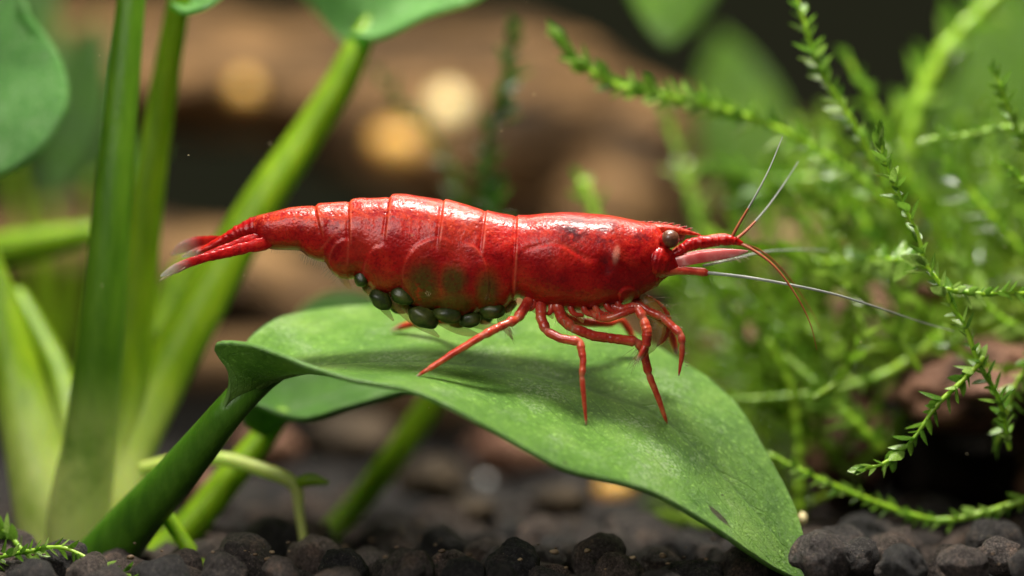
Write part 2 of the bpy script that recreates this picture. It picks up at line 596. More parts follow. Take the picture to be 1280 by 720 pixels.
def mat_eye():
    a = NT('eye_cornea')
    g = a.node('ShaderNodeTexCoord').outputs['Object']
    v = a.voronoi(90, vec=g)
    c = a.mix(a.math('MULTIPLY', a.step(v, 0.25, 0.6), 0.5), (0.17, 0.060, 0.030), (0.07, 0.022, 0.012))
    a.color(c)
    a.set(Roughness=0.35, Coat_Weight=0.3, Coat_Roughness=0.10, Subsurface_Weight=0.2, Subsurface_Radius=(.02,.008,.004), Subsurface_Scale=1.0)
    a.bump(v, 0.12, 0.004)
    return a.m


M['eye'] = mat_eye()


def set_mask(o, name, arr):
    me = o.data
    at = me.color_attributes.new(name, 'FLOAT_COLOR', 'POINT')
    full = np.zeros((len(me.vertices), 4), np.float32)
    full[:, 3] = 1
    full[:len(arr), :arr.shape[1]] = arr
    at.data.foreach_set('color', full.ravel())


# ------------------------------------------------------------------ gravel bed (setting)
def pebble_mesh(name, sub, seed):
    bm = bmesh.new()
    bmesh.ops.create_icosphere(bm, subdivisions=sub, radius=1.0)
    off = Vector((seed * 7.3, seed * 3.1, seed * 1.7))
    ax = Vector((random.uniform(.85, 1.2), random.uniform(.85, 1.2), random.uniform(.72, .98)))
    for v in bm.verts:
        d = v.co.normalized()
        r = 1 + 0.30 * noise.noise(d * 0.95 + off) + 0.13 * noise.noise(d * 2.2 + off) + 0.05 * noise.noise(d * 5 + off) + 0.022 * noise.noise(d * 12 + off)
        v.co = Vector((d.x * ax.x, d.y * ax.y, d.z * ax.z)) * r
    me = bpy.data.meshes.new(name)
    bm.to_mesh(me)
    bm.free()
    me.polygons.foreach_set('use_smooth', [True] * len(me.polygons))
    me.materials.append(M['pebble'])
    return me


gb = MB()
gx = np.concatenate([[-60, -20], np.linspace(-8, 8, 33), [20, 60]])
gy = np.concatenate([np.linspace(-6, 14, 41), [25, 60]])
gv = [(x, y, -0.13 + 0.05 * noise.noise(Vector((x, y, 0)))) for y in gy for x in gx]
gf = []
for j in range(len(gy) - 1):
    for i in range(len(gx) - 1):
        a_ = j * len(gx) + i
        gf.append((a_, a_ + 1, a_ + 1 + len(gx), a_ + len(gx)))
gb.add(gv, gf)
bed = gb.build('gravel_bed', M['soil'])
bed['kind'] = 'structure'

pm = [pebble_mesh('pebble', 4, i) for i in range(10)]
pm_low = [pebble_mesh('pebble_far', 2, i + 20) for i in range(6)]
peb = []
tries = 0
grid = {}
while tries < 26000:
    tries += 1
    y = -.4 + 9.6 * random.random() ** 1.25
    half = 2.35 * (1 + y / D) + 0.2
    x = random.uniform(-half, half)
    r = random.choice((.08, .10, .115, .125, .14, .155)) * random.uniform(.9, 1.1)
    if x > 1.0 and y < 1.2:
        r *= 1.08
    pxx = 640 + x / K * D / (D + y)
    if 870 < pxx < 1022 and y < 0.10:
        continue
    if y < -.38:
        continue
    ok = True
    gi, gj = int(x // .4), int(y // .4)
    for a_ in (-1, 0, 1):
        for b_ in (-1, 0, 1):
            for (xx, yy, rr) in grid.get((gi + a_, gj + b_), ()):
                if (xx - x) ** 2 + (yy - y) ** 2 < (0.98 * (rr + r)) ** 2:
                    ok = False
    if not ok:
        continue
    grid.setdefault((gi, gj), []).append((x, y, r))
    peb.append((x, y, r))
peb.sort(key=lambda q: q[1])
far = MB()
for i, (x, y, r) in enumerate(peb):
    z = -0.13 + r * random.uniform(0.35, 0.8) + random.uniform(-.01, .03)
    pxx = 640 + x / K * D / (D + y)
    z += 0.05 * sstep(880, 1060, pxx) * (1 if y < 1 else 0)
    rot = Matrix.Rotation(random.uniform(0, 6.28), 4, 'Z') @ Matrix.Rotation(random.uniform(-.5, .5), 4, 'X')
    mtx = Matrix.Translation((x, y, z)) @ rot @ Matrix.Diagonal((r, r, r, 1))
    if i < 300:
        o = bpy.data.objects.new('pebble', pm[i % 10])
        col.objects.link(o)
        o.parent = bed
        o.matrix_local = mtx
    else:
        me = pm_low[i % 6]
        far.add([tuple(mtx @ v.co) for v in me.vertices], [tuple(p.vertices) for p in me.polygons])
fo = far.build('far_gravel', M['pebble'], bed)
fo['kind'] = 'stuff'
cr_ = MB()
for k in range(170):
    x, y = random.uniform(-2.5, 2.7), random.uniform(-.4, 1.6)
    r = random.choice((.007, .009, .011, .014, .02))
    me = pm_low[k % 6]
    mtx = Matrix.Translation((x, y, random.uniform(-.02, .07))) @ Matrix.Rotation(random.uniform(0, 6), 4, 'Z') @ Matrix.Diagonal((r, r * .8, r * .7, 1))
    cr_.add([tuple(mtx @ v.co) for v in me.vertices], [tuple(p.vertices) for p in me.polygons])
M['crumb'] = mat_simple('crumb_mix', [(0.34, (0.03, 0.025, 0.02)), (0.5, (0.14, 0.085, 0.045)), (0.66, (0.32, 0.23, 0.13))], 2.5, 0.7)
co_ = cr_.build('crumbs', M['crumb'], bed)
co_['kind'] = 'stuff'


# ------------------------------------------------------------------ broadleaf plant
def blade(rows, mat, name, parent, ns=120, nv=48, groove=0.02, thick=0.022, wav=0.0, seed=0):
    R = np.array([np.concatenate([P(*a), P(*b), P(*c)]) for a, b, c in rows])
    d = np.concatenate([[0], np.cumsum(np.linalg.norm(np.diff(R[:, 3:6], axis=0), axis=1) + 0.02)])
    pad = np.concatenate([R[:, 3:6], R], axis=1)       # chord-length follows the midrib
    S = spline(pad, ns)[:, 3:]
    N_, M_, F_ = S[:, :3], S[:, 3:6], S[:, 6:9]
    v = np.linspace(-1, 1, nv)
    verts, uvs = [], []
    for i in range(ns):
        for vv in v:
            p = N_[i] * (vv * (vv - 1) / 2) + M_[i] * (1 - vv * vv) + F_[i] * (vv * (vv + 1) / 2)
            p = p.copy()
            p[2] -= groove * math.exp(-(vv / 0.07) ** 2)
            p[2] += 0.010 * noise.noise(Vector((p[0] * 3 + seed, p[1] * 3, 0.5))) * (1 - abs(vv) ** 4)
            p[2] += wav * noise.noise(Vector((i / ns * 5 + seed, vv, 0)))
            verts.append(p)
            uvs.append((i / (ns - 1), (vv + 1) / 2))
    faces = [(i * nv + j, (i + 1) * nv + j, (i + 1) * nv + j + 1, i * nv + j + 1) for i in range(ns - 1) for j in range(nv - 1)]
    mb = MB()
    mb.add(verts, faces)
    o = mb.build(name, mat, parent)
    uvl = o.data.uv_layers.new(name='UVMap')
    idx = np.zeros(len(o.data.loops), int)
    o.data.loops.foreach_get('vertex_index', idx)
    uvl.data.foreach_set('uv', np.array(uvs)[idx].ravel())
    so = o.modifiers.new('thickness', 'SOLIDIFY')
    so.thickness = thick
    so.offset = -1 if True else 0
    bv = BVHTree.FromPolygons([Vector(x) for x in verts], faces)
    return o, bv


def petiole(rows, parent, name='petiole', n=60, sides=20, pale=True, mat=None):
    """rows: px, py, Y, width in pixels"""
    pts, r = pxpath([(a, b, c, PX(d_, c) / 2) for a, b, c, d_ in rows], n)
    mb = MB()
    mb.tube(pts, r[:, 0], sides=sides)
    o = mb.build(name, mat or M['petiole'], parent)
    v = np.array(mb.v)
    m = np.zeros((len(v), 3))
    if pale:
        m[:, 0] = 1 - sstep(0.15, 0.85, v[:, 2])
    set_mask(o, 'mask_a', m)
    return o


plant = thing('broadleaf_plant', 'green broad-leaved water plant rooted in dark gravel with upright stalks and a drooping leaf',
              'water plant', P(110, 690, 0.8))
# crown
pts, rr = pxpath([(70, 715, 1.1, PX(52)), (85, 670, 1.1, PX(56)), (100, 630, 1.1, PX(46)), (110, 600, 1.1, PX(30)), (116, 580, 1.1, PX(14))], 30)
mb = MB()
mb.tube(pts, rr[:, 0], sides=32)
mb.v = [tuple(np.array(p) + 0.05 * np.array(noise.noise_vector(Vector(p) * 3.5)) + 0.05 * np.array(noise.noise_vector(Vector((p[0] * 9, p[1] * 9, p[2] * 2))))) for p in mb.v]
crown = mb.build('crown', M['petiole'], plant)
set_mask(crown, 'mask_a', np.ones((len(mb.v), 3)))

# the leaf the shrimp stands on, with its stalk
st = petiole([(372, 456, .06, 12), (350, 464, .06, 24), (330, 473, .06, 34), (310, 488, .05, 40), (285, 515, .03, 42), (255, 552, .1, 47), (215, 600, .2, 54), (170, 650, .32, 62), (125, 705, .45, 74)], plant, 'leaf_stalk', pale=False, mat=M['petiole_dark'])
st['label'] = 'dark green stalk of the drooping leaf'
rows = [
    ((256, 545, .06), (262, 546, .10), (268, 545, .11)),
    ((270, 520, -.012), (280, 524, .06), (286, 520, .10)),
    ((283, 492, -.045), (297, 502, .03), (300, 490, .08)),
    ((284, 461, -.09), (318, 482, .02), (303, 455, .13)),
    ((270, 429, -.16), (330, 474, .01), (308, 427, .27)),
    ((306, 427, -.25), (346, 466, .02), (338, 402, .42)),
    ((345, 438, -.33), (378, 457, .03), (371, 391, .55)),
    ((381, 453, -.38), (420, 452, .05), (424, 383, .62)),
    ((437, 471, -.45), (470, 449, .07), (490, 379, .66)),
    ((519, 488, -.50), (545, 448, .09), (580, 378, .68)),
    ((601, 527, -.55), (630, 455, .10), (670, 384, .66)),
    ((660, 561, -.56), (700, 468, .10), (735, 395, .63)),
    ((710, 586, -.55), (760, 487, .09), (790, 414, .58)),
    ((788, 605, -.50), (815, 510, .07), (858, 455, .50)),
    ((834, 623, -.42), (860, 545, .06), (889, 475, .45)),
    ((893, 658, -.32), (905, 590, .05), (928, 514, .36)),
    ((932, 685, -.22), (945, 635, .03), (958, 565, .28)),
    ((965, 707, -.12), (975, 672, .02), (990, 625, .18)),
    ((985, 717, -.06), (995, 702, .01), (1004, 668, .09)),
    ((1003, 724, -.01), (1008, 722, 0), (1011, 716, .01)),
]
lf, leaf_bvh = blade(rows, M['leaf'], 'leaf_blade', plant, 200, 72)
lf['label'] = 'broad drooping green leaf under the shrimp'

# leaf below and behind it
petiole([(352, 520, .95, 22), (335, 540, .95, 30), (318, 560, .95, 34), (285, 600, .95, 38), (235, 660, .95, 42), (190, 700, .95, 46)], plant, 'leaf_stalk', pale=False)
rows2 = [
    ((330, 543, .90), (332, 541, .93), (334, 538, .96)),
    ((304, 524, .70), (345, 530, .95), (318, 500, 1.2)),
    ((312, 500, .62), (365, 515, .97), (335, 455, 1.45)),
    ((372, 522, .60), (410, 490, 1.0), (375, 385, 1.7)),
    ((430, 508, .60), (450, 475, 1.02), (420, 364, 1.8)),
    ((490, 491, .62), (500, 465, 1.05), (475, 372, 1.8)),
    ((540, 478, .75), (555, 462, 1.08), (545, 400, 1.6)),
    ((590, 470, 1.0), (595, 465, 1.1), (598, 450, 1.25)),
]
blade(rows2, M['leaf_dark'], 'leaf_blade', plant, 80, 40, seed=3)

# upright stalks
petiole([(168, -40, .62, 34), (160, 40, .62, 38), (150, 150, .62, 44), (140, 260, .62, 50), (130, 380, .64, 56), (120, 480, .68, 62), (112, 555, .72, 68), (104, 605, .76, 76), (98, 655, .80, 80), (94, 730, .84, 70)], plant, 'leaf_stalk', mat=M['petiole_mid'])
petiole([(226, -10, 1.0, 28), (215, 50, 1.05, 32), (200, 140, 1.1, 36), (186, 240, 1.1, 40), (174, 360, 1.1, 44), (160, 470, 1.08, 52), (144, 555, 1.04, 58), (128, 620, .98, 66), (116, 720, .95, 64)], plant, 'leaf_stalk')
petiole([(462, 30, 1.55, 22), (446, 62, 1.5, 34), (425, 105, 1.5, 40), (380, 175, 1.5, 44), (335, 240, 1.45, 50), (290, 315, 1.4, 56), (240, 405, 1.3, 62), (195, 490, 1.2, 66), (158, 565, 1.08, 70), (136, 630, 1.0, 78), (120, 725, .95, 76)], plant, 'leaf_stalk')
petiole([(-60, 250, 1.25, 50), (-25, 330, 1.25, 56), (0, 400, 1.2, 62), (22, 480, 1.15, 66), (42, 560, 1.05, 74), (58, 630, 1.0, 84), (72, 725, .95, 80)], plant, 'leaf_stalk')
petiole([(22, 372, 1.7, 26), (48, 420, 1.6, 32), (72, 470, 1.5, 38), (88, 540, 1.35, 44), (98, 620, 1.2, 56), (100, 720, 1.1, 56)], plant, 'leaf_stalk')
petiole([(-60, 330, 2.3, 40), (0, 312, 2.3, 42), (60, 302, 2.3, 38), (112, 290, 2.3, 26)], plant, 'leaf_stalk', pale=False)
petiole([(200, 420, 2.0, 40), (225, 360, 2.1, 50), (240, 330, 2.1, 34)], plant, 'young_leaf', pale=True)
# leaf on the leaning stalk (its underside and edge)
rows3 = [
    ((452, 55, 1.46), (450, 58, 1.5), (446, 57, 1.54)),
    ((435, 42, 1.2), (455, 40, 1.52), (420, 45, 1.9)),
    ((470, 46, 1.0), (462, 15, 1.55), (392, 15, 2.2)),
    ((530, 20, .95), (480, -30, 1.6), (365, -22, 2.4)),
    ((605, -6, 1.0), (520, -90, 1.6), (380, -80, 2.4)),
    ((640, -60, 1.2), (560, -150, 1.6), (470, -150, 2.2)),
    ((610, -190, 1.5), (605, -195, 1.6), (600, -198, 1.7)),
]
blade(rows3, M['leaf_pale'], 'leaf_blade', plant, 70, 40, seed=5, groove=0.01)
rows4 = [
    ((224, 14, .96), (226, 12, 1.0), (229, 10, 1.04)),
    ((214, 2, .8), (235, 8, 1.0), (226, -8, 1.3)),
    ((232, 14, .6), (252, -6, 1.05), (220, -40, 1.6)),
    ((275, -6, .6), (280, -45, 1.1), (240, -95, 1.7)),
    ((320, -70, .8), (315, -85, 1.15), (300, -130, 1.6)),
    ((345, -118, 1.1), (345, -120, 1.2), (345, -124, 1.3)),
]
blade(rows4, M['leaf_pale'], 'leaf_blade', plant, 60, 36, seed=6, groove=0.01)
# round leaf at the left
rows5 = [
    ((-52, 216, 1.1), (-54, 215, 1.25), (-56, 212, 1.4)),
    ((-10, 222, .98), (-66, 160, 1.28), (-110, 150, 1.7)),
    ((40, 196, .92), (-50, 100, 1.3), (-120, 60, 1.9)),
    ((76, 150, .94), (-20, 50, 1.32), (-100, -10, 2.0)),
    ((85, 105, 1.0), (0, 10, 1.34), (-70, -60, 2.0)),
    ((66, 55, 1.1), (10, -15, 1.36), (-30, -80, 1.9)),
    ((35, 22, 1.2), (12, -25, 1.38), (-5, -70, 1.7)),
    ((12, -36, 1.35), (10, -40, 1.4), (8, -44, 1.45)),
]
blade(rows5, M['leaf_pale'], 'leaf_blade', plant, 70, 40, seed=8, groove=0.01)
# pale runner and shoots low down
petiole([(180, 585, .75, 16), (230, 574, .7, 18), (280, 574, .66, 18), (330, 588, .62, 18), (368, 606, .6, 17), (374, 640, .6, 12), (382, 690, .6, 11), (386, 715, .6, 11)], plant, 'runner')
petiole([(366, 606, .6, 12), (388, 600, .58, 16), (408, 603, .56, 7)], plant, 'shoot', pale=False, n=20)
petiole([(185, 612, .42, 18), (205, 640, .40, 19), (232, 680, .38, 19), (262, 720, .36, 20)], plant, 'root', pale=False)
petiole([(545, 495, 1.9, 34), (505, 555, 1.85, 34), (455, 620, 1.8, 32), (410, 670, 1.75, 30)], plant, 'leaf_stalk', pale=False)

# ------------------------------------------------------------------ shrimp
shrimp = thing('shrimp', 'bright red shrimp carrying dark green eggs, standing on the drooping leaf', 'shrimp', P(700, 470, -0.05))

dorsal = np.array([(318, 274), (322, 269), (335, 265.5), (360, 260), (380, 258), (394, 257.5), (399, 255), (410, 254), (425, 253), (437, 252.5), (443, 249.5),
                   (452, 248), (470, 247.5), (487, 247), (492, 244.5), (508, 243.2), (530, 245.5), (554, 250.3), (561, 250.6), (585, 256.5), (606, 262.6),
                   (612, 263.8), (630, 267.5), (644, 270.3), (650, 271), (660, 270), (681, 266.2), (700, 265), (730, 266.5), (764, 269.5), (791, 275),
                   (810, 278.5), (820, 281), (826, 286), (831, 297), (836, 309), (841, 320)])
ventral = np.array([(318, 298), (325, 305), (331, 309), (340, 312), (360, 313), (375, 313.5), (379, 316), (385, 322), (395, 326), (407, 327), (411, 335),
                    (416, 343), (425, 348), (437, 349.5), (450, 347), (456, 350), (462, 358), (472, 367), (484, 370.5), (496, 369), (503, 368), (509, 376),
                    (518, 385), (529, 389), (541, 389.5), (549, 389), (558, 396), (570, 399.5), (582, 398.5), (592, 393), (598, 389), (606, 391), (618, 391),
                    (632, 384), (643, 374), (648, 370), (655, 374), (668, 380), (681, 384), (700, 387.5), (721, 389), (745, 387.5), (773, 382), (797, 371),
                    (816, 361), (826, 352), (833, 347), (841, 342)])
width = np.array([(318, .05), (328, .075), (360, .10), (395, .108), (440, .128), (490, .158), (550, .178), (610, .180), (648, .166), (662, .175), (700, .192), (760, .184),
                  (795, .150), (815, .118), (826, .09), (836, .06), (841, .035)])
NR, NC = 520, 180
xs = np.linspace(318, 841, NR)
th = np.linspace(0, 2 * math.pi, NC, endpoint=False)
dz = np.interp(xs, dorsal[:, 0], dorsal[:, 1])
vz = np.interp(xs, ventral[:, 0], ventral[:, 1])
ww = np.interp(xs, width[:, 0], width[:, 1])
ker = np.array([1, 3, 4, 3, 1]) / 12.0


def smooth(a, n=1):
    for _ in range(n):
        a = np.convolve(np.pad(a, 2, mode='edge'), ker, 'valid')
    return a


dz, vz, ww = smooth(dz, 1), smooth(vz, 2), smooth(ww, 12)
X = np.repeat(xs[:, None], NC, 1)
ct, stn = np.cos(th), np.sin(th)
shape_c = np.sign(ct) * np.abs(ct) ** 0.94
shape_s = np.sign(stn) * np.abs(stn) ** 0.86
mid = (dz + vz) / 2
hh = (vz - dz) / 2
PYv = mid[:, None] - hh[:, None] * shape_c[None, :]          # pixel row of each vertex
YY = -ww[:, None] * shape_s[None, :] * np.ones((NR, 1))       # depth, side facing the camera first
T = (vz[:, None] - PYv) / (vz - dz)[:, None]                  # 1 at the back, 0 at the belly
disp = np.zeros_like(X)
line = np.zeros_like(X)
side = np.clip(np.abs(shape_s), 0, 1)[None, :]
# borders of the back plates: x at the dorsal line, slant towards the belly
bords = [(396, 16, .004), (438.5, 2, .0045), (489, -14, .005), (556, -16, .0045), (608.5, -14, .0045), (647, -6, .006)]
for k, (xb, sl, hgt) in enumerate(bords):
    bx = xb + sl * np.clip(1 - T, 0, 1) ** 1.0
    d = X - bx
    fade = sstep(0.50, 0.66, T) if 1 < k < 5 else (sstep(0.36, 0.56, T) if k < 2 else np.ones_like(T))
    disp += hgt * (sstep(-1.2, 1.2, d) * np.exp(-np.clip(d, 0, None) / 22.0)) * fade
    line = np.maximum(line, np.exp(-((d - 1.4) / 1.1) ** 2) * fade)
    disp -= 0.003 * np.exp(-((d + 2.5) / 2.0) ** 2) * fade


def lobe(cx, cy, rx, ry, hgt, lw=1.0, rot=0.0, win=0):
    global disp, line
    dx, dy = X - cx, PYv - cy
    c, s = math.cos(rot), math.sin(rot)
    q = np.sqrt(((dx * c + dy * s) / rx) ** 2 + ((-dx * s + dy * c) / ry) ** 2)
    dd = (1 - q) * min(rx, ry)                      # pixels inside the edge
    up = sstep(cy + ry * 0.35, cy - ry * 0.3, PYv)
    if win:
        up = up * sstep(-rx * .15, rx * .4, dx * win)
        hgt = hgt * sstep(-rx * .5, rx * .4, dx * win) * sstep(cy + ry * .9, cy, PYv)
    disp = disp + hgt * sstep(-1.0, 1.6, dd) * np.exp(-np.clip(dd, 0, None) / 26.0)
    line = np.maximum(line, 0.42 * np.exp(-((dd - 1.3) / lw) ** 2) * up)
    return sstep(0, 8, dd)


lobe(436, 327, 24, 28, .005, win=-1)
lobe(481, 343, 26, 36, .006, win=-1)
lobe(582, 354, 30, 50, .005, win=1)
lobe(549, 350, 46, 52, .007, win=-1)
lobe(786, 370, 14, 12, .012, rot=0.2)
# fold lines on the hind plates, gill-cover groove on the carapace
for (x0, y0, x1, y1, s_) in [(402, 312, 436, 276, .6), (464, 318, 490, 282, .6), (436, 330, 438, 300, .4)]:
    L = math.hypot(x1 - x0, y1 - y0)
    ux, uy = (x1 - x0) / L, (y1 - y0) / L
    a_ = (X - x0) * ux + (PYv - y0) * uy
    b_ = np.abs((X - x0) * uy - (PYv - y0) * ux)
    line = np.maximum(line, s_ * np.exp(-(b_ / 1.3) ** 2) * sstep(-3, 3, a_) * sstep(L + 3, L - 3, a_))
car = sstep(648, 654, X)
gx_ = 312 - 9 * np.exp(-((X - 690) / 26.0) ** 2) + 10 * sstep(700, 740, X)
gl = np.exp(-((PYv - gx_) / 1.8) ** 2) * sstep(652, 660, X) * sstep(735, 715, X)
line = np.maximum(line, 0.45 * gl)
disp -= 0.003 * np.exp(-((PYv - gx_ - 2) / 3.0) ** 2) * sstep(652, 660, X) * sstep(760, 730, X)
# front rim of the carapace
rim = np.exp(-((X - 822) / 2.2) ** 2) * sstep(286, 300, PYv)
disp += 0.006 * rim
disp += 0.012 * np.exp(-(((X - 768) / 7) ** 2 + ((PYv - 322) / 14) ** 2))
disp -= 0.012 * np.exp(-(((X - 755) / 9) ** 2 + ((PYv - 335) / 12) ** 2))
for i in range(0, NR):
    pass
# fine uneven relief of the shell
R0 = hh[:, None] * K
nrm_y = (-shape_s / np.maximum(ww[:, None], .02))
nrm_z = (shape_c / np.maximum(R0, .02))
nl = np.sqrt(nrm_y**2 + nrm_z**2)
nrm_y, nrm_z = nrm_y / nl, nrm_z / nl
scl = (D + YY) / D                                         # keep the outline true at its own depth
WX = (X - 640) * K
WZ = H + (360 - PYv) * K
rel = np.zeros_like(X)
for i in range(NR):
    for j in range(0, NC):
        rel[i, j] = noise.noise(Vector((WX[i, j] * 9, YY[i, j] * 9, WZ[i, j] * 9)))
disp += 0.0050 * rel
endfade = (sstep(318, 326, X) * sstep(841, 830, X))
WY = YY + nrm_y * disp * endfade
WZ = WZ + nrm_z * disp * endfade
rings = [np.stack([WX[i], WY[i], WZ[i]], 1) for i in range(NR)]
mb = MB()
mb.loft(rings)
nbody = len(mb.v)
# rostrum joined to the same mesh
ros = np.array([(770, 287, 8, .06), (795, 286.5, 8, .055), (815, 286.5, 7.5, .045), (834, 286.5, 6.0, .032), (850, 288.8, 4.6, .022), (865, 291.6, 2.6, .012), (876, 294, .8, .004)])
rs = spline(np.column_stack([ros[:, 0], np.zeros(len(ros)), ros[:, 1:]]), 50)
mb.tube(np.array([P(a, c, 0) for a, _, c, _, _ in rs]), rs[:, 3] * K, rs[:, 4], sides=20)
body = mb.build('body', M['shell'], shrimp)
# colour masks
ma = np.zeros((len(mb.v), 3))
mk = np.zeros((len(mb.v), 3))


def blob(cx, cy, rx, ry, soft=0.5):
    q = np.sqrt(((X - cx) / rx) ** 2 + ((PYv - cy) / ry) ** 2)
    return sstep(1.0 + soft * .5, 1.0 - soft, q)


olive = np.maximum.reduce([blob(530, 360, 26, 36, .7), blob(567, 352, 19, 24, .6), blob(570, 382, 28, 22, .6), blob(610, 366, 18, 32, .7), blob(555, 384, 50, 17, .7),
                           .35 * blob(478, 352, 16, 18, .8), .25 * blob(436, 335, 12, 12)])
ma[:NR * NC, 0] = line.ravel()
ma[:NR * NC, 1] = olive.ravel()
ma[:NR * NC, 2] = (sstep(0.55, 0.92, T) * (0.55 + 0.45 * sstep(660, 560, X)) + 0.5 * sstep(480, 380, X) * sstep(.3, .8, T)).clip(0, 1).ravel()
ma[NR * NC + 2:, 2] = 0.9
organ = np.maximum.reduce([blob(716, 288, 21, 22, .8), .75 * blob(752, 292, 26, 20, .8) * sstep(262, 280, PYv), .8 * blob(800, 298, 14, 8, .7), .6 * blob(756, 330, 12, 14, .8),
                           .55 * blob(783, 288, 30, 10, .8)])
mk[:NR * NC, 0] = organ.ravel()
q = np.sqrt((((X - 768) + (PYv - 322) * .15) / 5.0) ** 2 + ((PYv - 319) / 12) ** 2)
mk[:NR * NC, 1] = sstep(1.2, .4, q).ravel()
set_mask(body, 'mask_a', ma)
set_mask(body, 'mask_b', mk)


def limb(name, rows, mat, n=60, sides=14, clear=0.06, flat=None, parent=shrimp, joints=None, lump=0.0):
    """rows: px, py, Y, width px. clear: share of the length at the tip that is colourless. joints: row indices that hinge."""
    q = np.array([list(P(a, b, c)) + [PX(d_, c) / 2] for a, b, c, d_ in rows], float)
    if joints is None:
        r = spline(q, n)
        jt = np.zeros(n)
    else:
        # straight shells between the hinges, corners only slightly rounded
        d = np.concatenate([[0], np.cumsum(np.linalg.norm(np.diff(q[:, :3], axis=0), axis=1))])
        t = np.linspace(0, d[-1], n)
        r = np.column_stack([np.interp(t, d, q[:, k]) for k in range(4)])
        for _ in range(3):
            r[1:-1] = .25 * r[:-2] + .5 * r[1:-1] + .25 * r[2:]
        jt = np.zeros(n)
        for ji in joints:
            e = (t - d[ji]) / PX(4)
            jt = np.maximum(jt, np.exp(-e**2))
            r[:, 3] *= 1 - .20 * np.exp(-(e * 1.6) ** 2) + .13 * np.exp(-((e + 1.6) / 1.0) ** 2)
    pts, rad = r[:, :3], r[:, 3].copy()
    if name.endswith('_leg'):
        rad *= 1.06
        lump = max(lump, .05)
    if lump:
        rad = rad * np.array([1 + lump * 2 * noise.noise(Vector((i * .35, rows[0][0], 0))) for i in range(n)])
    mb = MB()
    mb.tube(pts, rad, None if flat is None else rad * flat, sides=sides)
    if lump:
        mb.v = [tuple(np.array(p) + rad.max() * lump * np.array(noise.noise_vector(Vector(p) * 34))) for p in mb.v]
    o = mb.build(name, mat, parent)
    m = np.zeros((len(mb.v), 3))
    nr = (len(mb.v) - 2) // sides
    t = np.repeat(np.linspace(0, 1, nr), sides)
    if clear:
        m[:nr * sides, 2] = sstep(1 - clear * 1.25, 1 - clear * .15, t)
    set_mask(o, 'mask_b', m)
    m = np.zeros((len(mb.v), 3))
    jf = np.concatenate([[0] * 3, jt, [0] * 3])
    m[:nr * sides, 0] = np.repeat(jf, sides)
    set_mask(o, 'mask_a', m)
    return o


def on_leaf(px, py):
    o = Vector((0, -D, H))
    d = Vector(P(px, py, 0)) - o
    h = leaf_bvh.ray_cast(o, d.normalized())
    return h[0].y if h[0] is not None else -0.2


def walking_leg(rows, root_y, joints, tip_on_leaf=True, tip_y=None, bow=0.06):
    n = len(rows)
    ty = on_leaf(rows[-1][0], rows[-1][1]) if tip_on_leaf else tip_y
    out = []
    for i, (a, b, wd) in enumerate(rows):
        f = i / (n - 1)
        sgn = -1 if ty < 0.1 else 1
        out.append((a, b, root_y * (1 - f) + ty * f + sgn * bow * math.sin(math.pi * f), wd))
    return limb('walking_leg', out, M['limb'], n=150, clear=0.05, joints=joints)


walking_leg([(664, 372, 14), (655, 386, 13), (646, 399, 11.5), (634, 404, 10.5), (604, 419, 9.5), (566, 442, 8.2), (535, 462, 6.2), (521, 470, 2.5)], -.06, (2, 3, 4, 6))
walking_leg([(676, 380, 14), (676, 397, 12.5), (683, 414, 11), (700, 423, 10.5), (725, 427, 10.5), (729, 450, 8.5), (727.5, 471, 7), (730, 500, 5.6), (732.5, 527, 3.2), (733, 531, 1.5)], -.07, (2, 4, 6))
walking_leg([(697, 383, 14), (702, 398, 13), (716, 410, 12.5), (742, 420, 12), (796, 427, 11.5), (804, 437, 11), (811, 468, 8.5), (823, 498, 7), (832, 524, 4.5), (834, 529, 1.5)], -.08, (2, 4, 6))
# claw-bearing front legs
fl = limb('front_leg', [(760, 382, -.05, 11), (778, 387, -.08, 11), (796, 383, -.11, 11), (804, 398, -.13, 11), (809, 414, -.14, 12.5), (808, 430, -.14, 11)], M['limb'], n=90, clear=0, joints=(2, 3))
limb('claw', [(808, 428, -.14, 8), (803, 440, -.145, 7), (797, 449, -.14, 3)], M['limb'], n=20, clear=.3, parent=fl)
limb('claw', [(810, 428, -.12, 6), (807, 441, -.12, 5), (801, 450, -.12, 2)], M['limb'], n=20, clear=.3, parent=fl)
limb('front_leg', [(795, 378, -.02, 10), (810, 389, -.04, 10), (828, 396, -.07, 9.5), (851, 418, -.10, 9.5), (853, 431, -.10, 7.5), (852, 447, -.09, 6), (848.5, 469, -.08, 2)], M['limb'], n=100, clear=0.05, joints=(2, 3, 4))
limb('front_leg', [(800, 378, .05, 10), (820, 396, .12, 10), (834, 409, .16, 11), (841, 424, .18, 10), (845, 440, .18, 6)], M['limb'], clear=0.1)
limb('walking_leg', [(640, 380, .06, 12), (580, 398, .2, 10), (545, 402, .3, 9), (514, 405.5, .36, 8), (500, 409, .38, 7), (489, 413, .385, 2.5)], M['limb'], clear=0.12)
limb('walking_leg', [(690, 384, .06, 11), (715, 400, .14, 11), (760, 404, .24, 10), (776, 401, .32, 9), (790, 420, .36, 7), (797, 432, .37, 3)], M['limb'], clear=0.06)
limb('front_leg', [(735, 385, -.03, 9), (745, 395, -.08, 9), (760, 398, -.12, 9), (778, 392, -.13, 9), (790, 388, -.12, 9)], M['limb'], clear=0)
# maxillipeds: translucent curled mouth-legs
limb('mouth_leg', [(800, 372, -.02, 14), (815, 385, -.03, 18), (822, 402, -.03, 22), (818, 422, -.04, 20), (806, 438, -.05, 14), (794, 449, -.05, 4)], M['film'], clear=0, flat=.5)
limb('mouth_leg', [(810, 374, .05, 10), (826, 386, .08, 11), (834, 402, .09, 12), (830, 422, .08, 8), (822, 432, .07, 3)], M['limb'], clear=.1)
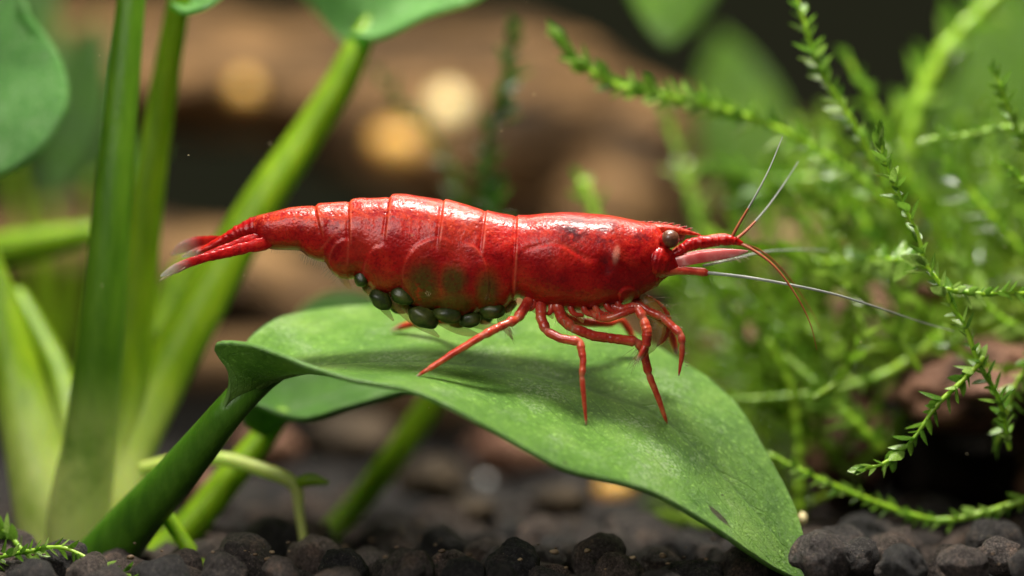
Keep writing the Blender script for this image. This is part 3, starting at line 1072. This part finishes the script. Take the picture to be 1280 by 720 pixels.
# row of leg bases under the carapace
for (a, b, dx_) in [(668, 384, -5), (690, 389, -3), (712, 391, 8), (728, 391, 10), (742, 390, 12), (756, 388, 14), (770, 385, 14)]:
    limb('leg_base', [(a, b - 14, -.07, 9), (a + dx_ * .3, b - 3, -.08, 8), (a + dx_ * .9, b + 2, -.08, 6.5), (a + dx_ * 1.9, b + 3, -.07, 5)], M['limb'], n=16, clear=0)
for (a, b) in [(664, 384), (684, 390), (722, 395), (750, 393), (768, 390)]:
    limb('gill_flap', [(a, b - 10, -.06, 10), (a + 3, b, -.07, 11), (a + 7, b + 8, -.07, 3)], M['film'], n=14, clear=0, flat=.3)

# eyes
for (ex, ey, Y_) in ((837.7, 298.6, -.085), (846, 293, .085)):
    base_y = 0.5 * Y_
    stalk = limb('eye_stalk', [(820, 306, base_y, 18), (827, 303, base_y * 1.3, 19), (834, 300, Y_ * .9, 21)], M['shell'], n=14, clear=0)
    e = MB()
    bm = bmesh.new()
    bmesh.ops.create_uvsphere(bm, u_segments=36, v_segments=24, radius=PX(11.3))
    c = P(ex, ey, Y_)
    e.add([np.array(v.co) * np.array([1.02, .95, 1.0]) + c for v in bm.verts], [[v.index for v in f.verts] for f in bm.faces])
    bm.free()
    e.build('eye', M['eye'], stalk)

for tx in (800, 810, 819, 828, 836, 844, 852, 859):
    ty_ = float(np.interp(tx, ros[:, 0], ros[:, 1] - ros[:, 2]))
    limb('rostrum_tooth', [(tx - 3, ty_ + 2, 0, 4), (tx + 2, ty_ - .5, 0, 3), (tx + 7, ty_ - 2, 0, .8)], M['shell'], n=10, sides=8, clear=.3, flat=.5)
# antennule stalks, scales, antenna bases
limb('antennule_stalk', [(838, 322, -.05, 10), (848, 315, -.06, 12), (858, 308, -.06, 14.5), (868, 304, -.06, 16), (871, 303.5, -.06, 14), (874, 303, -.06, 16), (886, 302, -.06, 15), (898, 300.5, -.06, 14), (901, 300, -.06, 12.5), (904, 300, -.06, 14), (916, 300.5, -.06, 12), (926, 304, -.06, 7)], M['shell'], n=90, clear=0, lump=.10)
limb('antennule_stalk', [(838, 320, .05, 10), (852, 311, .06, 12), (880, 302, .06, 13), (905, 298, .06, 12), (920, 301, .06, 8)], M['limb'], clear=0)
limb('antennal_scale', [(832, 330, -.07, 9), (850, 327, -.085, 13), (875, 322, -.09, 14), (900, 318.5, -.09, 13), (920, 316, -.09, 9), (935, 314, -.085, 2)], M['film_white'], flat=.22, clear=.2)
limb('antennal_scale', [(835, 329, .07, 10), (852, 325, .085, 14), (878, 320, .09, 15), (905, 317, .09, 12), (928, 315, .085, 4)], M['film_white'], flat=.22, clear=.2)
limb('antenna_base', [(826, 336, -.06, 24), (838, 337, -.07, 15), (852, 338, -.075, 11), (868, 339, -.075, 10), (880, 340.5, -.075, 11), (882, 341, -.075, 9)], M['limb'], clear=0)
limb('cheek', [(812, 324, -.045, 46), (824, 327, -.05, 46), (834, 330, -.055, 36), (844, 334, -.06, 22), (853, 336, -.065, 10)], M['shell'], n=30, clear=0, lump=.04)


def whisker(name, rows, mat, w0, w1, n=60, parent=None):
    pts, _ = pxpath(rows, n)
    mb = MB()
    t = np.linspace(0, 1, n)
    mb.tube(pts, PX(w0 * (1 - t) + w1 * t) / 2, sides=7)
    return mb.build(name, mat, parent or shrimp)


whisker('antenna', [(880, 340.5, -.08), (930, 346, -.09), (983, 355, -.08), (1040, 367, -.02), (1093, 383, .08), (1153, 403, .22), (1193, 414, .32)], M['antenna'], 4.4, 1.2)
whisker('antenna', [(880, 332, .08), (920, 323, .15), (954, 315, .3), (1000, 312, .5), (1034, 313, .6)], M['antenna'], 3.6, 1.4)
for red, grey, w_ in (([(913, 300, -.06), (922, 283, -.07), (935, 261, -.08)], [(935, 261, -.08), (948, 238, -.09), (963, 208, -.08), (978, 171, -.05)], 4.6),
                      ([(918, 301, .05), (930, 291, .06), (944, 277, .08)], [(944, 277, .08), (960, 258, .10), (980, 230, .14), (998, 202, .18)], 4.8)):
    ant = whisker('antennule', red, M['antenna_red'], w_, 3.0, 20)
    whisker('flagellum', grey, M['antenna'], 2.8, .9, 40, ant)
whisker('antennule', [(922, 303, -.06), (942, 313, -.08), (965, 330, -.10), (985, 354, -.1), (1003, 383, -.09), (1014, 408, -.08), (1021, 437, -.06)], M['antenna_red'], 4.2, .8)
whisker('antennule', [(922, 303, .06), (950, 313, .1), (978, 337, .18), (1003, 371, .26), (1018, 396, .30), (1025, 411, .32)], M['antenna_red'], 3.4, .7)

# tail fan
limb('telson', [(338, 284, 0, 38), (322, 285, 0, 31), (305, 289, 0, 23), (285, 298, 0, 16), (265, 307, 0, 10), (247, 315, 0, 4)], M['shell'], n=70, sides=24, clear=.08, lump=.05)
limb('tail_fin', [(338, 303, -.06, 13), (327, 305.5, -.075, 17), (314, 308, -.085, 15), (311, 309, -.088, 12), (306, 310, -.09, 15), (285, 315.5, -.11, 13), (258, 322, -.14, 11), (235, 329, -.16, 12), (216, 337.5, -.17, 11), (201, 345, -.18, 2.5)], M['shell'], n=80, flat=.30, clear=.26, lump=.05)
limb('tail_fin', [(330, 297, -.05, 12), (312, 301, -.06, 15), (290, 308, -.08, 12), (268, 315, -.10, 9), (246, 322, -.11, 3)], M['shell'], n=60, flat=.35, clear=.14, lump=.05)
limb('tail_fin', [(318, 294, .05, 8), (290, 299, .09, 9), (268, 301, .15, 12), (246, 304, .2, 16), (228, 310, .24, 14), (214, 318, .27, 4)], M['shell'], n=60, flat=.3, clear=.34, lump=.05)
limb('tail_fin', [(322, 294, .05, 10), (290, 303, .08, 11), (262, 311, .11, 12), (240, 317, .13, 9), (228, 321, .14, 3)], M['shell'], n=50, flat=.3, clear=.28)

# eggs
def egg(px, py, Y, rx, ry, rot):
    rx, ry, py = rx * 1.05, ry * .98, py - 7
    bm = bmesh.new()
    bmesh.ops.create_uvsphere(bm, u_segments=24, v_segments=16, radius=1)
    c = P(px, py, Y)
    cr, sr = math.cos(rot), math.sin(rot)
    e = MB()
    vs_ = []
    for v in bm.verts:
        x, y, z = v.co.x * PX(rx), v.co.y * PX(min(rx, ry)), v.co.z * PX(ry)
        k_ = 1 + .16 * noise.noise(v.co * 1.3 + Vector((px, py, 0)))
        vs_.append(np.array([x * cr - z * sr, y, x * sr + z * cr]) * k_ + c)
    e.add(vs_, [[v.index for v in f.verts] for f in bm.faces])
    bm.free()
    e.build('egg', M['egg'], shrimp)


for q in [(452, 356, -.05, 9, 10, .5), (476, 382, -.07, 15, 11, -.7), (503, 378, -.08, 15, 10, -.4), (529, 404, -.06, 19, 13, -.45), (560, 401, -.09, 17, 10, -.2),
          (588, 407, -.06, 13, 10, .15), (616, 396, -.08, 15, 10, .1), (545, 396, .06, 15, 11, -.3), (575, 406, .07, 15, 11, .2), (604, 402, .08, 14, 11, 0),
          (497, 388, .05, 14, 11, -.5), (515, 392, .0, 14, 10, -.4), (463, 366, .04, 11, 9, -.6), (632, 390, .02, 12, 9, .3)]:
    egg(*q)

# swimmerets: thin yellowish paddles that cradle the eggs
for rws in ([(446, 345, -0.021, 8), (462, 362, -0.028, 12), (478, 382, -0.032, 12), (492, 401, -0.028, 2.5)],
            [(478, 366, -0.025, 10), (500, 384, -0.035, 15), (525, 404, -0.038, 15), (549, 421, -0.032, 3)],
            [(530, 386, -0.028, 10), (556, 402, -0.038, 15), (580, 414, -0.038, 12), (600, 419, -0.032, 3)],
            [(570, 396, -0.028, 10), (590, 402, -0.042, 14), (612, 408, -0.042, 10), (628, 407, -.1, 3)],
            [(640, 372, -0.025, 14), (632, 388, -0.035, 16), (628, 400, -0.038, 14), (634, 412, -0.035, 9), (641, 424, -0.032, 2)],
            [(425, 344, -.05, 8), (432, 352, -0.021, 9), (438, 361, -0.021, 2.5)]):
    limb('swimmeret', rws, M['film'], n=30, clear=0, flat=.25)


# hairs along the plate edges and mouth: far too fine to count
def setae(name, items, parent):
    mb = MB()
    for (a, b, Y, ang, ln, wd) in items:
        p0 = P(a, b, Y)
        d = np.array([math.cos(ang), random.uniform(-.3, .3), math.sin(ang)]) * PX(ln)
        cv = np.array([0, 0, -1]) * PX(ln) * .12
        mb.tube([p0, p0 + d * .5 + cv * .3, p0 + d + cv], [PX(wd) / 2, PX(wd) / 2.6, PX(wd) / 6], sides=4, roundend=False)
    o = mb.build(name, M['seta'], parent)
    o['kind'] = 'stuff'
    return o


it = []
for i in range(28):
    f = i / 27
    a = 376 + f * 32
    it.append((a, 317 + 12 * f, -.07, -1.9 + random.uniform(-.25, .25), random.uniform(6, 11), .8))
for i in range(26):
    f = i / 25
    it.append((410 + f * 20, 335 + f * 17, -.08, -2.4 + random.uniform(-.2, .2), random.uniform(7, 13), .8))
for i in range(14):
    it.append((340 + i * 2.5, 312, -.05, -1.7 + random.uniform(-.2, .2), random.uniform(3, 6), .7))
for i in range(34):
    a = 790 + i * 2.5
    it.append((a, np.interp(a, ros[:, 0], ros[:, 1] - ros[:, 2]) + .5, random.uniform(-.01, .01), 1.1 + random.uniform(-.2, .2), random.uniform(3, 5), .9))
for i in range(18):
    it.append((812 + random.uniform(-8, 22), 372 + random.uniform(-4, 30), random.uniform(-.08, .1), random.uniform(-.5, .45), random.uniform(14, 30), .8))
for i in range(22):
    it.append((798 + random.uniform(-8, 8), 440 + random.uniform(-8, 10), -.06, -2.3 + random.uniform(-.5, .5), random.uniform(8, 18), .8))
for i in range(26):
    f = random.random()
    it.append((880 + 52 * f, 325 - 4 * f, -.09, -.35 + random.uniform(-.2, .2), random.uniform(6, 12), .8))
for i in range(24):
    f = random.random()
    it.append((202 + 30 * f, 345 - 14 * f + 3, -.17, -2.6 + random.uniform(-.2, .2), random.uniform(6, 12), .7))
for i in range(16):
    it.append((636 + random.uniform(-6, 4), 414 + random.uniform(-8, 8), -.1, -1.0 + random.uniform(-.5, .5), random.uniform(6, 13), .8))
for (a, b) in ((676, 398), (680, 410), (700, 398), (712, 410), (744, 392), (760, 390)):
    for i in range(5):
        it.append((a + random.uniform(-6, 6), b + random.uniform(-3, 3), -.12, -1.6 + random.uniform(-.5, .5), random.uniform(5, 9), .8))
for (a, b) in ((851, 425), (852, 440), (846, 412), (853, 455)):
    for i in range(5):
        it.append((a + 3, b + random.uniform(-6, 6), -.1, random.uniform(-.5, .6), random.uniform(4, 7), .7))
setae('setae', it, shrimp)

# ------------------------------------------------------------------ moss
mlv, mlf = [], []
for i, (u, wd) in enumerate([(0, .16), (.22, .42), (.48, .46), (.78, .26), (1.0, 0.0)]):
    for s in (-1, 0, 1):
        mlv.append((u, s * wd * .55, (0.10 * abs(s) * wd / .34) + 0.16 * u * u))
for i in range(4):
    for s in range(2):
        a_ = i * 3 + s
        mlf.append((a_, a_ + 3, a_ + 4, a_ + 1))


def moss_leaf_mesh(mat):
    me = bpy.data.meshes.new('moss_leaf')
    me.from_pydata(mlv, [], mlf)
    me.update()
    me.polygons.foreach_set('use_smooth', [True] * len(me.polygons))
    me.materials.append(mat)
    return me


ml_mesh = moss_leaf_mesh(M['mossleaf'])
ml_dark = moss_leaf_mesh(M['mossleaf_dark'])


def leaf_matrix(p, tan, sidev, ang, size, roll):
    tan = Vector(tan).normalized()
    sv = Vector(sidev) - tan * tan.dot(Vector(sidev))
    sv.normalize()
    x = (tan * math.cos(ang) + sv * math.sin(ang)).normalized()
    z = (-sv * math.cos(ang) + tan * math.sin(ang)).normalized()   # upper face towards the tip
    y = z.cross(x)
    m = Matrix((x, y, z)).transposed().to_4x4()
    return Matrix.Translation(Vector(p)) @ m @ Matrix.Rotation(roll, 4, 'X') @ Matrix.Diagonal((size, size, size, 1))


def sprig(label, rows, wpx=6, leaf=20, gap=9, single=True, group=None, dark=False, name='moss_sprig', bare=0.0):
    """rows run from the root end to the tip."""
    pts, _ = pxpath(rows, 80)
    L = np.concatenate([[0], np.cumsum(np.linalg.norm(np.diff(pts, axis=0), axis=1))])
    t = thing(name, label, 'moss', pts[0], group)
    mb = MB()
    tt = np.linspace(0, 1, 80)
    avgY = np.mean([r[2] for r in rows])
    rad = 1.1 * PX(wpx, avgY) / 2 * (1 - .45 * tt) * (1 + .12 * np.sin(tt * 60))
    mb.tube(pts, rad, sides=9)
    mb.build('stem', M['mossstem_dark' if dark else 'mossstem'], t)
    joined = MB()
    me = ml_dark if dark else ml_mesh
    g = PX(gap, avgY)
    s, k = L[-1] * bare, 0
    while s < L[-1]:
        i = int(np.clip(np.searchsorted(L, s), 1, 78))
        tan = pts[i + 1] - pts[i - 1]
        pln = np.cross(tan, [0, 1, 0])
        sg = 1 if k % 2 else -1
        az = random.uniform(-.9, .9) + (random.choice((1.4, -1.4)) if random.random() < .25 else 0)
        sv = pln / (np.linalg.norm(pln) + 1e-9) * sg * math.cos(az) + np.array([0, 1, 0]) * math.sin(az)
        near_tip = sstep(.82, 1.0, s / L[-1])
        ang = random.uniform(.75, 1.2) * (1 - .6 * near_tip)
        sz = 1.08 * PX(leaf, avgY) * random.choice((.6, .8, .9, 1.0, 1.1, 1.3)) * random.uniform(.9, 1.1) * (1 - .15 * near_tip)
        m = leaf_matrix(pts[i], tan, sv, ang, sz, random.uniform(-.5, .5))
        if single:
            o = bpy.data.objects.new('leaf', me)
            col.objects.link(o)
            o.parent = t
            o.matrix_local = Matrix.Translation(-Vector(pts[0])) @ m
        else:
            joined.add([tuple(m @ Vector(v)) for v in mlv], mlf)
        s += .8 * g * random.uniform(.6, 1.3) * (1 - .7 * near_tip)
        k += 1
    if not single:
        o = joined.build('foliage', M['mossleaf'], t)
        o['kind'] = 'stuff'
    return t


sprig('upright moss sprig with pointed green leaves, sharp in front of the mossy rock',
      [(1262, 560, .25), (1249, 500, .18), (1224, 455, .12), (1204, 402, .10), (1194, 390, .10), (1179, 360, .08), (1157, 330, .08), (1147, 292, .08), (1130, 258, .08), (1119, 228, .08), (1107, 205, .08), (1099, 166, .08)], 6.5, 22, 7.5)
sprig('moss sprig arching down before the dark hollow under the reddish rock',
      [(1228, 448, .1), (1221, 458, .08), (1199, 480, .06), (1171, 507, .05), (1138, 553, .05), (1105, 579, .05), (1079, 586, .05)], 6.5, 22, 9)
sprig('short moss side shoot with bright yellow-green stem beside the upright sprig',
      [(1180, 362, .10), (1200, 364, .1), (1230, 368, .1), (1262, 366, .12), (1310, 369, .15)], 7, 20, 8)
sprig('small moss side twig pointing toward the shrimp from the upright sprig',
      [(1158, 333, .10), (1145, 328, .2), (1120, 325, .5), (1090, 325, .8), (1050, 327, 1.0), (1008, 328, 1.15)], 8, 24, 9)
sprig('tall moss stem rising behind the antennae with curled leaf tips',
      [(1110, 240, .75), (1078, 176, .72), (1050, 128, .70), (1024, 86, .68), (1004, 24, .66), (985, -30, .66)], 8, 24, 8)
sprig('long moss shoot reaching out level over the shrimp head toward the driftwood',
      [(1110, 260, 1.2), (1060, 213, 1.15), (1005, 178, 1.1), (930, 145, 1.05), (832, 120, 1.0), (768, 105, .98), (725, 80, .95), (698, 50, .95)], 10, 30, 6)
sprig('thick blurred pale moss shoot far behind at the upper edge',
      [(1120, 240, 2.3), (1150, 130, 2.3), (1182, 62, 2.3), (1240, 0, 2.3), (1290, -50, 2.3)], 24, 46, 18)
sprig('creeping moss stem running low over the gravel beside the leaf tip',
      [(1300, 618, .55), (1240, 638, .6), (1170, 650, .62), (1080, 622, .62), (1010, 592, .62), (962, 568, .66)], 8, 20, 9)
sprig('level moss stem passing behind the broad leaf edge',
      [(1180, 415, 1.2), (1140, 448, 1.2), (1096, 472, 1.2), (1030, 490, 1.2), (970, 497, 1.2), (918, 500, 1.2)], 12, 18, 16)
sprig('bare thin upright green moss stalk behind the broad leaf',
      [(1000, 640, 1.2), (998, 560, 1.2), (990, 490, 1.2), (962, 428, 1.2)], 13, 12, 60, name='moss_stalk')
sprig('moss twig with small leaves at the edge above the side shoot',
      [(1300, 168, .85), (1260, 160, .85), (1215, 168, .88), (1165, 174, .9)], 9, 20, 9)
sprig('short erect moss tip poking above the level twig',
      [(1285, 190, .55), (1266, 150, .52), (1252, 110, .5), (1244, 92, .5)], 7, 22, 8)
sprig('slanted moss tip with bright stem between level twig and side shoot',
      [(1310, 270, .4), (1280, 230, .4), (1256, 205, .4)], 9, 18, 9)
sprig('moss sprig hanging over the dark hollow with yellowish leaves',
      [(1300, 440, .5), (1270, 480, .5), (1258, 520, .5), (1246, 555, .5)], 6, 22, 8)
sprig('dark moss strand standing behind the shrimp back',
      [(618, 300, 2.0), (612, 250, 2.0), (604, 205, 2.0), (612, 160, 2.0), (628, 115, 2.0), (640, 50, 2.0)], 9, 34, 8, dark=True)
sprig('faint thin moss strand before the pale glints of the driftwood',
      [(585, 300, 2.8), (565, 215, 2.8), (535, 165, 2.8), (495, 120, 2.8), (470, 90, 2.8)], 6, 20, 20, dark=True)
sprig('short green moss tip standing behind the shrimp carapace',
      [(765, 330, 2.0), (748, 280, 2.0), (728, 228, 2.0)], 18, 30, 16)
sprig('bright curly moss strand on the gravel at the foot of the plant',
      [(-20, 700, -.15), (30, 690, -.1), (75, 684, -.1), (110, 698, -.12), (150, 715, -.16), (190, 728, -.2)], 6, 20, 8)
sprig('pale green moss tuft leaning on the plant crown',
      [(40, 720, .1), (28, 690, .12), (10, 668, .15), (-10, 655, .15)], 7, 24, 7)
for i, rws in enumerate([
    [(1130, 330, 1.8), (1050, 230, 1.8), (960, 225, 1.8), (890, 215, 1.8)],
    [(1200, 330, 1.6), (1130, 215, 1.6), (1090, 130, 1.6), (1060, 75, 1.6)],
    [(1040, 480, 1.5), (985, 425, 1.5), (960, 405, 1.5)],
    [(1140, 420, 1.5), (1060, 250, 1.6), (980, 235, 1.7), (930, 250, 1.8)],
    [(1290, 330, 1.2), (1220, 250, 1.2), (1180, 200, 1.2)],
    [(1290, 420, .9), (1240, 390, .9), (1200, 330, .9)],
    [(1010, 560, 2.2), (930, 470, 2.2), (905, 400, 2.2)],
    [(900, 420, 2.4), (880, 300, 2.4), (850, 200, 2.4), (835, 150, 2.4)],
    [(1300, 300, 1.7), (1250, 230, 1.7), (1230, 150, 1.7)],
    [(1100, 560, 1.1), (1060, 520, 1.1), (1010, 470, 1.2), (975, 440, 1.3)],
]):
    sprig(['blurred green moss shoot behind the ends of the raised antennules', 'blurred moss shoot leaning behind the tall moss stem', 'short blurred moss shoot beside the bare upright stalk',
           'blurred arched moss shoot above the long grey antenna', 'blurred moss shoot between the slanted tip and the upright sprig', 'blurred moss shoot rising behind the bright side shoot',
           'dim moss shoot just behind the far margin of the broad leaf', 'dim tall moss shoot behind the shrimp eye and driftwood limb', 'blurred moss shoot below the short erect tip',
           'blurred moss shoot crossing above the creeping stem'][i], rws, 12, 30, 11, single=False)

# the thicket itself
th_, tl_ = MB(), MB()
for k in range(112):
    Y = random.uniform(.75, 3.4)
    px0 = random.uniform(960, 1420)
    py0 = random.uniform(330, 500) if px0 > 1090 else random.uniform(430, 640)
    if random.random() < .22:
        px0, py0, Y = random.uniform(860, 1060), random.uniform(380, 620), random.uniform(2.0, 4.0)
    ang = random.gauss(2.0, .75)
    ln = random.uniform(90, 330) * (0.45 + 0.55 * float(sstep(860, 1120, px0)))
    bend = random.uniform(-.5, .5)
    rws = []
    x_, y_ = px0, py0
    for q_ in range(5):
        rws.append((x_, y_, Y + random.uniform(-.08, .08)))
        a_ = ang + bend * (q_ - 1.5) * .6
        x_ += math.cos(a_) * ln / 4
        y_ -= math.sin(a_) * ln / 4
    pts, _ = pxpath(rws, 30)
    th_.tube(pts, np.linspace(.016, .009, 30), sides=6)
    L = np.concatenate([[0], np.cumsum(np.linalg.norm(np.diff(pts, axis=0), axis=1))])
    s = L[-1] * .05
    while s < L[-1]:
        i = int(np.clip(np.searchsorted(L, s), 1, 28))
        tan = pts[i + 1] - pts[i - 1]
        az = random.uniform(0, 6.28)
        sv = np.array([math.cos(az), math.sin(az), 0.2])
        m = leaf_matrix(pts[i], tan, sv, random.uniform(.6, 1.1), random.uniform(.07, .145), random.uniform(-.6, .6))
        tl_.add([tuple(m @ Vector(v)) for v in mlv], mlf)
        s += random.uniform(.016, .040)
thick = th_.build('moss_thicket', M['mossstem_far'])
tl_.build('foliage', M['mossleaf_back'], thick)['kind'] = 'stuff'
tag(thick, 'dense blurred green moss thicket behind the sprigs', 'moss', kind='stuff')


# ------------------------------------------------------------------ stones and driftwood
def stone(name, label, px, py, Y, rx, ry, ryd, mat, seed, rough=.3, sub=4, rot=0.0, group=None):
    bm = bmesh.new()
    bmesh.ops.create_icosphere(bm, subdivisions=sub, radius=1.0)
    off = Vector((seed * 5.1, seed * 2.7, seed))
    mb = MB()
    c = P(px, py, Y)
    vs_ = []
    for v in bm.verts:
        d = v.co.normalized()
        r = 1 + rough * noise.noise(d * 1.2 + off) + rough * .6 * noise.noise(d * 2.8 + off) + rough * .25 * noise.noise(d * 7 + off)
        x, y, z = d.x * r * PX(rx, Y), d.y * r * ryd, d.z * r * PX(ry, Y)
        vs_.append(np.array([x * math.cos(rot) - z * math.sin(rot), y, x * math.sin(rot) + z * math.cos(rot)]))
    mb.add(vs_, [[v.index for v in f.verts] for f in bm.faces])
    bm.free()
    o = mb.build(name, mat, None)
    o.location = tuple(c)
    o['_o'] = list(map(float, c))
    tag(o, label, 'stone', group)
    return o


stone('rock', 'reddish brown rough rock overhanging the dark hollow behind the sprigs', 1225, 478, 1.5, 118, 48, .85, M['rock'], 1, rot=.12)
stone('rock', 'pinkish rounded rock half hidden by blurred moss', 1085, 400, 2.6, 60, 42, .4, M['rock'], 2)
stone('rock', 'low brown rock on the gravel behind the creeping moss stem', 1060, 560, 2.4, 55, 70, .5, M['rock'], 3)
stone('rock', 'tan blurred rock far behind the mouth of the shrimp', 975, 330, 4.2, 62, 52, .4, M['rock'], 7)
stone('rock', 'brown blurred rock on the far gravel behind the leaf margin', 925, 440, 3.7, 52, 75, .4, M['rock'], 8)
stone('rock', 'small tan rock beside the upright sprig', 1148, 372, 1.9, 38, 34, .25, M['rock'], 4)
stone('rock', 'dark side rock carrying the overhang at its outer end', 1330, 560, 1.6, 60, 90, .5, M['rock'], 5)
stone('rock', 'added near-black backing rock painted as the shade in the hollow under the reddish rock', 1225, 570, 2.7, 130, 75, .4, M['rock_hollow_shade'], 6)  # added rock, coloured as the darkness at the back of the hollow


for k, (a_, b_, Y_, rx_, ry_) in enumerate([(330, 560, 3.4, 48, 30), (440, 548, 4.2, 60, 34), (540, 600, 3.0, 44, 30), (640, 566, 4.4, 56, 36), (700, 628, 2.4, 36, 22), (590, 640, 2.2, 34, 20), (250, 610, 2.6, 40, 24), (780, 590, 3.6, 40, 28)]):
    stone('stone', 'out-of-focus brown stone lying on the far gravel beneath the plant leaves', a_, b_, Y_, rx_, ry_, PX(rx_, Y_) * .8, M['rock' if k % 3 == 0 else 'rock_brown'], 30 + k, sub=3, group='brown stones on the far gravel')


def log(label, rows, seed, rough=.16, n=90, sides=64):
    pts, r = pxpath([(a, b, c, PX(d_, c) / 2) for a, b, c, d_ in rows], n)
    mb = MB()
    mb.tube(pts, r[:, 0], sides=sides)
    out = []
    for p in mb.v:
        v = Vector((p[0] * .55, p[1] * 1.3, p[2] * 1.3 + seed * 9.0))
        d = Vector(noise.noise_vector(v)) * rough * 1.6 + Vector(noise.noise_vector(v * 3.1)) * rough * .6
        out.append((p[0] + d.x, p[1] + d.y, p[2] + d.z))
    mb.v = out
    o = mb.build('driftwood', M['wood'], None, origin=tuple(pts[0]))
    tag(o, label, 'driftwood')
    return o


log('thick brown driftwood trunk lying across behind the plant stalks with pale blurred glints on it',
    [(-160, 130, 8.6, 140), (60, 105, 8.6, 150), (300, 95, 8.6, 160), (480, 115, 8.7, 190), (640, 150, 8.8, 230), (800, 180, 9.0, 190), (980, 240, 9.2, 160), (1150, 330, 9.4, 130)], 1)
log('lower brown driftwood branch behind the shrimp tail',
    [(-160, 330, 7.8, 100), (40, 300, 7.8, 110), (200, 325, 7.8, 110), (360, 355, 7.9, 110), (520, 380, 8.1, 120), (700, 440, 8.3, 110), (860, 520, 8.6, 100)], 2)
log('sunken brown driftwood root on the far gravel below the branch',
    [(150, 480, 7.0, 60), (380, 470, 7.0, 80), (560, 490, 7.0, 90), (720, 515, 7.1, 60)], 3)
log('upright brown driftwood limb behind the shrimp carapace',
    [(720, 500, 8.4, 120), (745, 380, 8.4, 140), (770, 260, 8.6, 150), (790, 150, 8.8, 120)], 4)

stone('glint_or_pebble', 'single amber blurred glint shaped as a pebble on the driftwood between the stalks', 305, 113, 7.2, 19, 19, .13, M['amber'], 11, .12, 3)  # added pebble imitating an out-of-focus glint
stone('glint_or_pebble', 'large cream blurred glint shaped as a pebble on the driftwood above the shrimp back', 560, 137, 7.2, 26, 28, .16, M['cream'], 12, .12, 3)  # stands in for a blurred highlight disc
stone('glint_or_pebble', 'wide golden blurred glint shaped as a pebble beside the cream one on the driftwood', 495, 182, 7.2, 34, 26, .16, M['amber'], 13, .12, 3)  # another highlight disc made as a bright pebble
stone('glint_or_pebble', 'small orange quartz pebble on the gravel below the broad leaf', 768, 612, 3.2, 24, 17, .10, M['amber'], 14, .12, 3)
stone('glint_or_pebble', 'small grey-white blurred glint shaped as a pebble on the dark gravel behind the runner', 607, 602, 3.6, 7, 7, .04, M['grey_glint'], 15, .12, 3)  # pale pebble added for a small blurred glint
stone('glint_or_pebble', 'tiny white quartz chip beside the broad leaf tip', 1003, 648, .5, 6, 8, .03, M['cream'], 16, .12, 3)

# ------------------------------------------------------------------ far plants, upper right
def far_plant(label, base, leaves, mat):
    t = thing('background_plant', label, 'water plant', P(*base))
    for (tip, wpx, root, seed) in leaves:
        (x0, y0, Y0), (x1, y1, Y1) = root, tip
        rws = []
        dx, dy = x1 - x0, y1 - y0
        L = math.hypot(dx, dy)
        nx, ny = -dy / L, dx / L
        for f, wf in ((0, .04), (.15, .55), (.4, 1.0), (.65, .9), (.88, .45), (1, .03)):
            cx, cy, cY = x0 + dx * f, y0 + dy * f, Y0 + (Y1 - Y0) * f
            h_ = wpx * wf / 2
            rws.append(((cx + nx * h_, cy + ny * h_, cY - .12 * wf), (cx, cy, cY), (cx - nx * h_, cy - ny * h_, cY + .25 * wf)))
        blade(rws, mat, 'leaf_blade', t, 40, 20, seed=seed, groove=.01)
        petiole([(x0, y0, Y0, 16), ((x0 + base[0]) / 2 + 20, (y0 + base[1]) / 2, (Y0 + base[2]) / 2, 18), (base[0], base[1], base[2], 22)], t, 'leaf_stalk', n=24, pale=False)
    return t


far_plant('blurred bright green broad leaf hanging from above behind the long moss shoot', (900, -260, 3.6),
          [((835, 58, 3.2), 130, (850, -150, 3.4), 21)], M['leaf_far'])
far_plant('blurred green broad-leaved plant far behind the moss thicket', (1180, 560, 6.0),
          [((1270, 30, 5.2), 150, (1210, 300, 5.6), 22), ((900, 40, 6.2), 120, (960, 300, 6.2), 23), ((1240, -40, 5.0), 130, (1290, 210, 5.0), 24), ((1390, 120, 5.6), 150, (1300, 320, 5.6), 25)], M['leaf_far'])
far_plant('blurred green broad-leaved plant far behind the tall plant stalks', (40, 520, 6.2),
          [((120, 20, 5.6), 90, (60, 260, 5.8), 27), ((30, -80, 5.8), 110, (10, 200, 5.8), 28), ((200, 180, 5.6), 40, (120, 230, 5.6), 29)], M['leaf_dark'])

# specks of debris drifting in the water
sp_ = MB()
for k in range(90):
    Y = random.uniform(-.8, 2.0)
    c = P(random.uniform(0, 1280), random.uniform(0, 640), Y)
    r = random.uniform(.0012, .0030)
    sp_.add([c + r * np.array(d) for d in ((1, 0, 0), (-1, 0, 0), (0, 1, 0), (0, -1, 0), (0, 0, 1), (0, 0, -1))],
            [(0, 2, 4), (2, 1, 4), (1, 3, 4), (3, 0, 4), (2, 0, 5), (1, 2, 5), (3, 1, 5), (0, 3, 5)])
so_ = sp_.build('drifting_specks', M['cream'])
tag(so_, 'tiny pale specks of debris drifting in the water', 'debris', kind='stuff')

for o in bpy.data.objects:
    if '_o' in o:
        del o['_o']
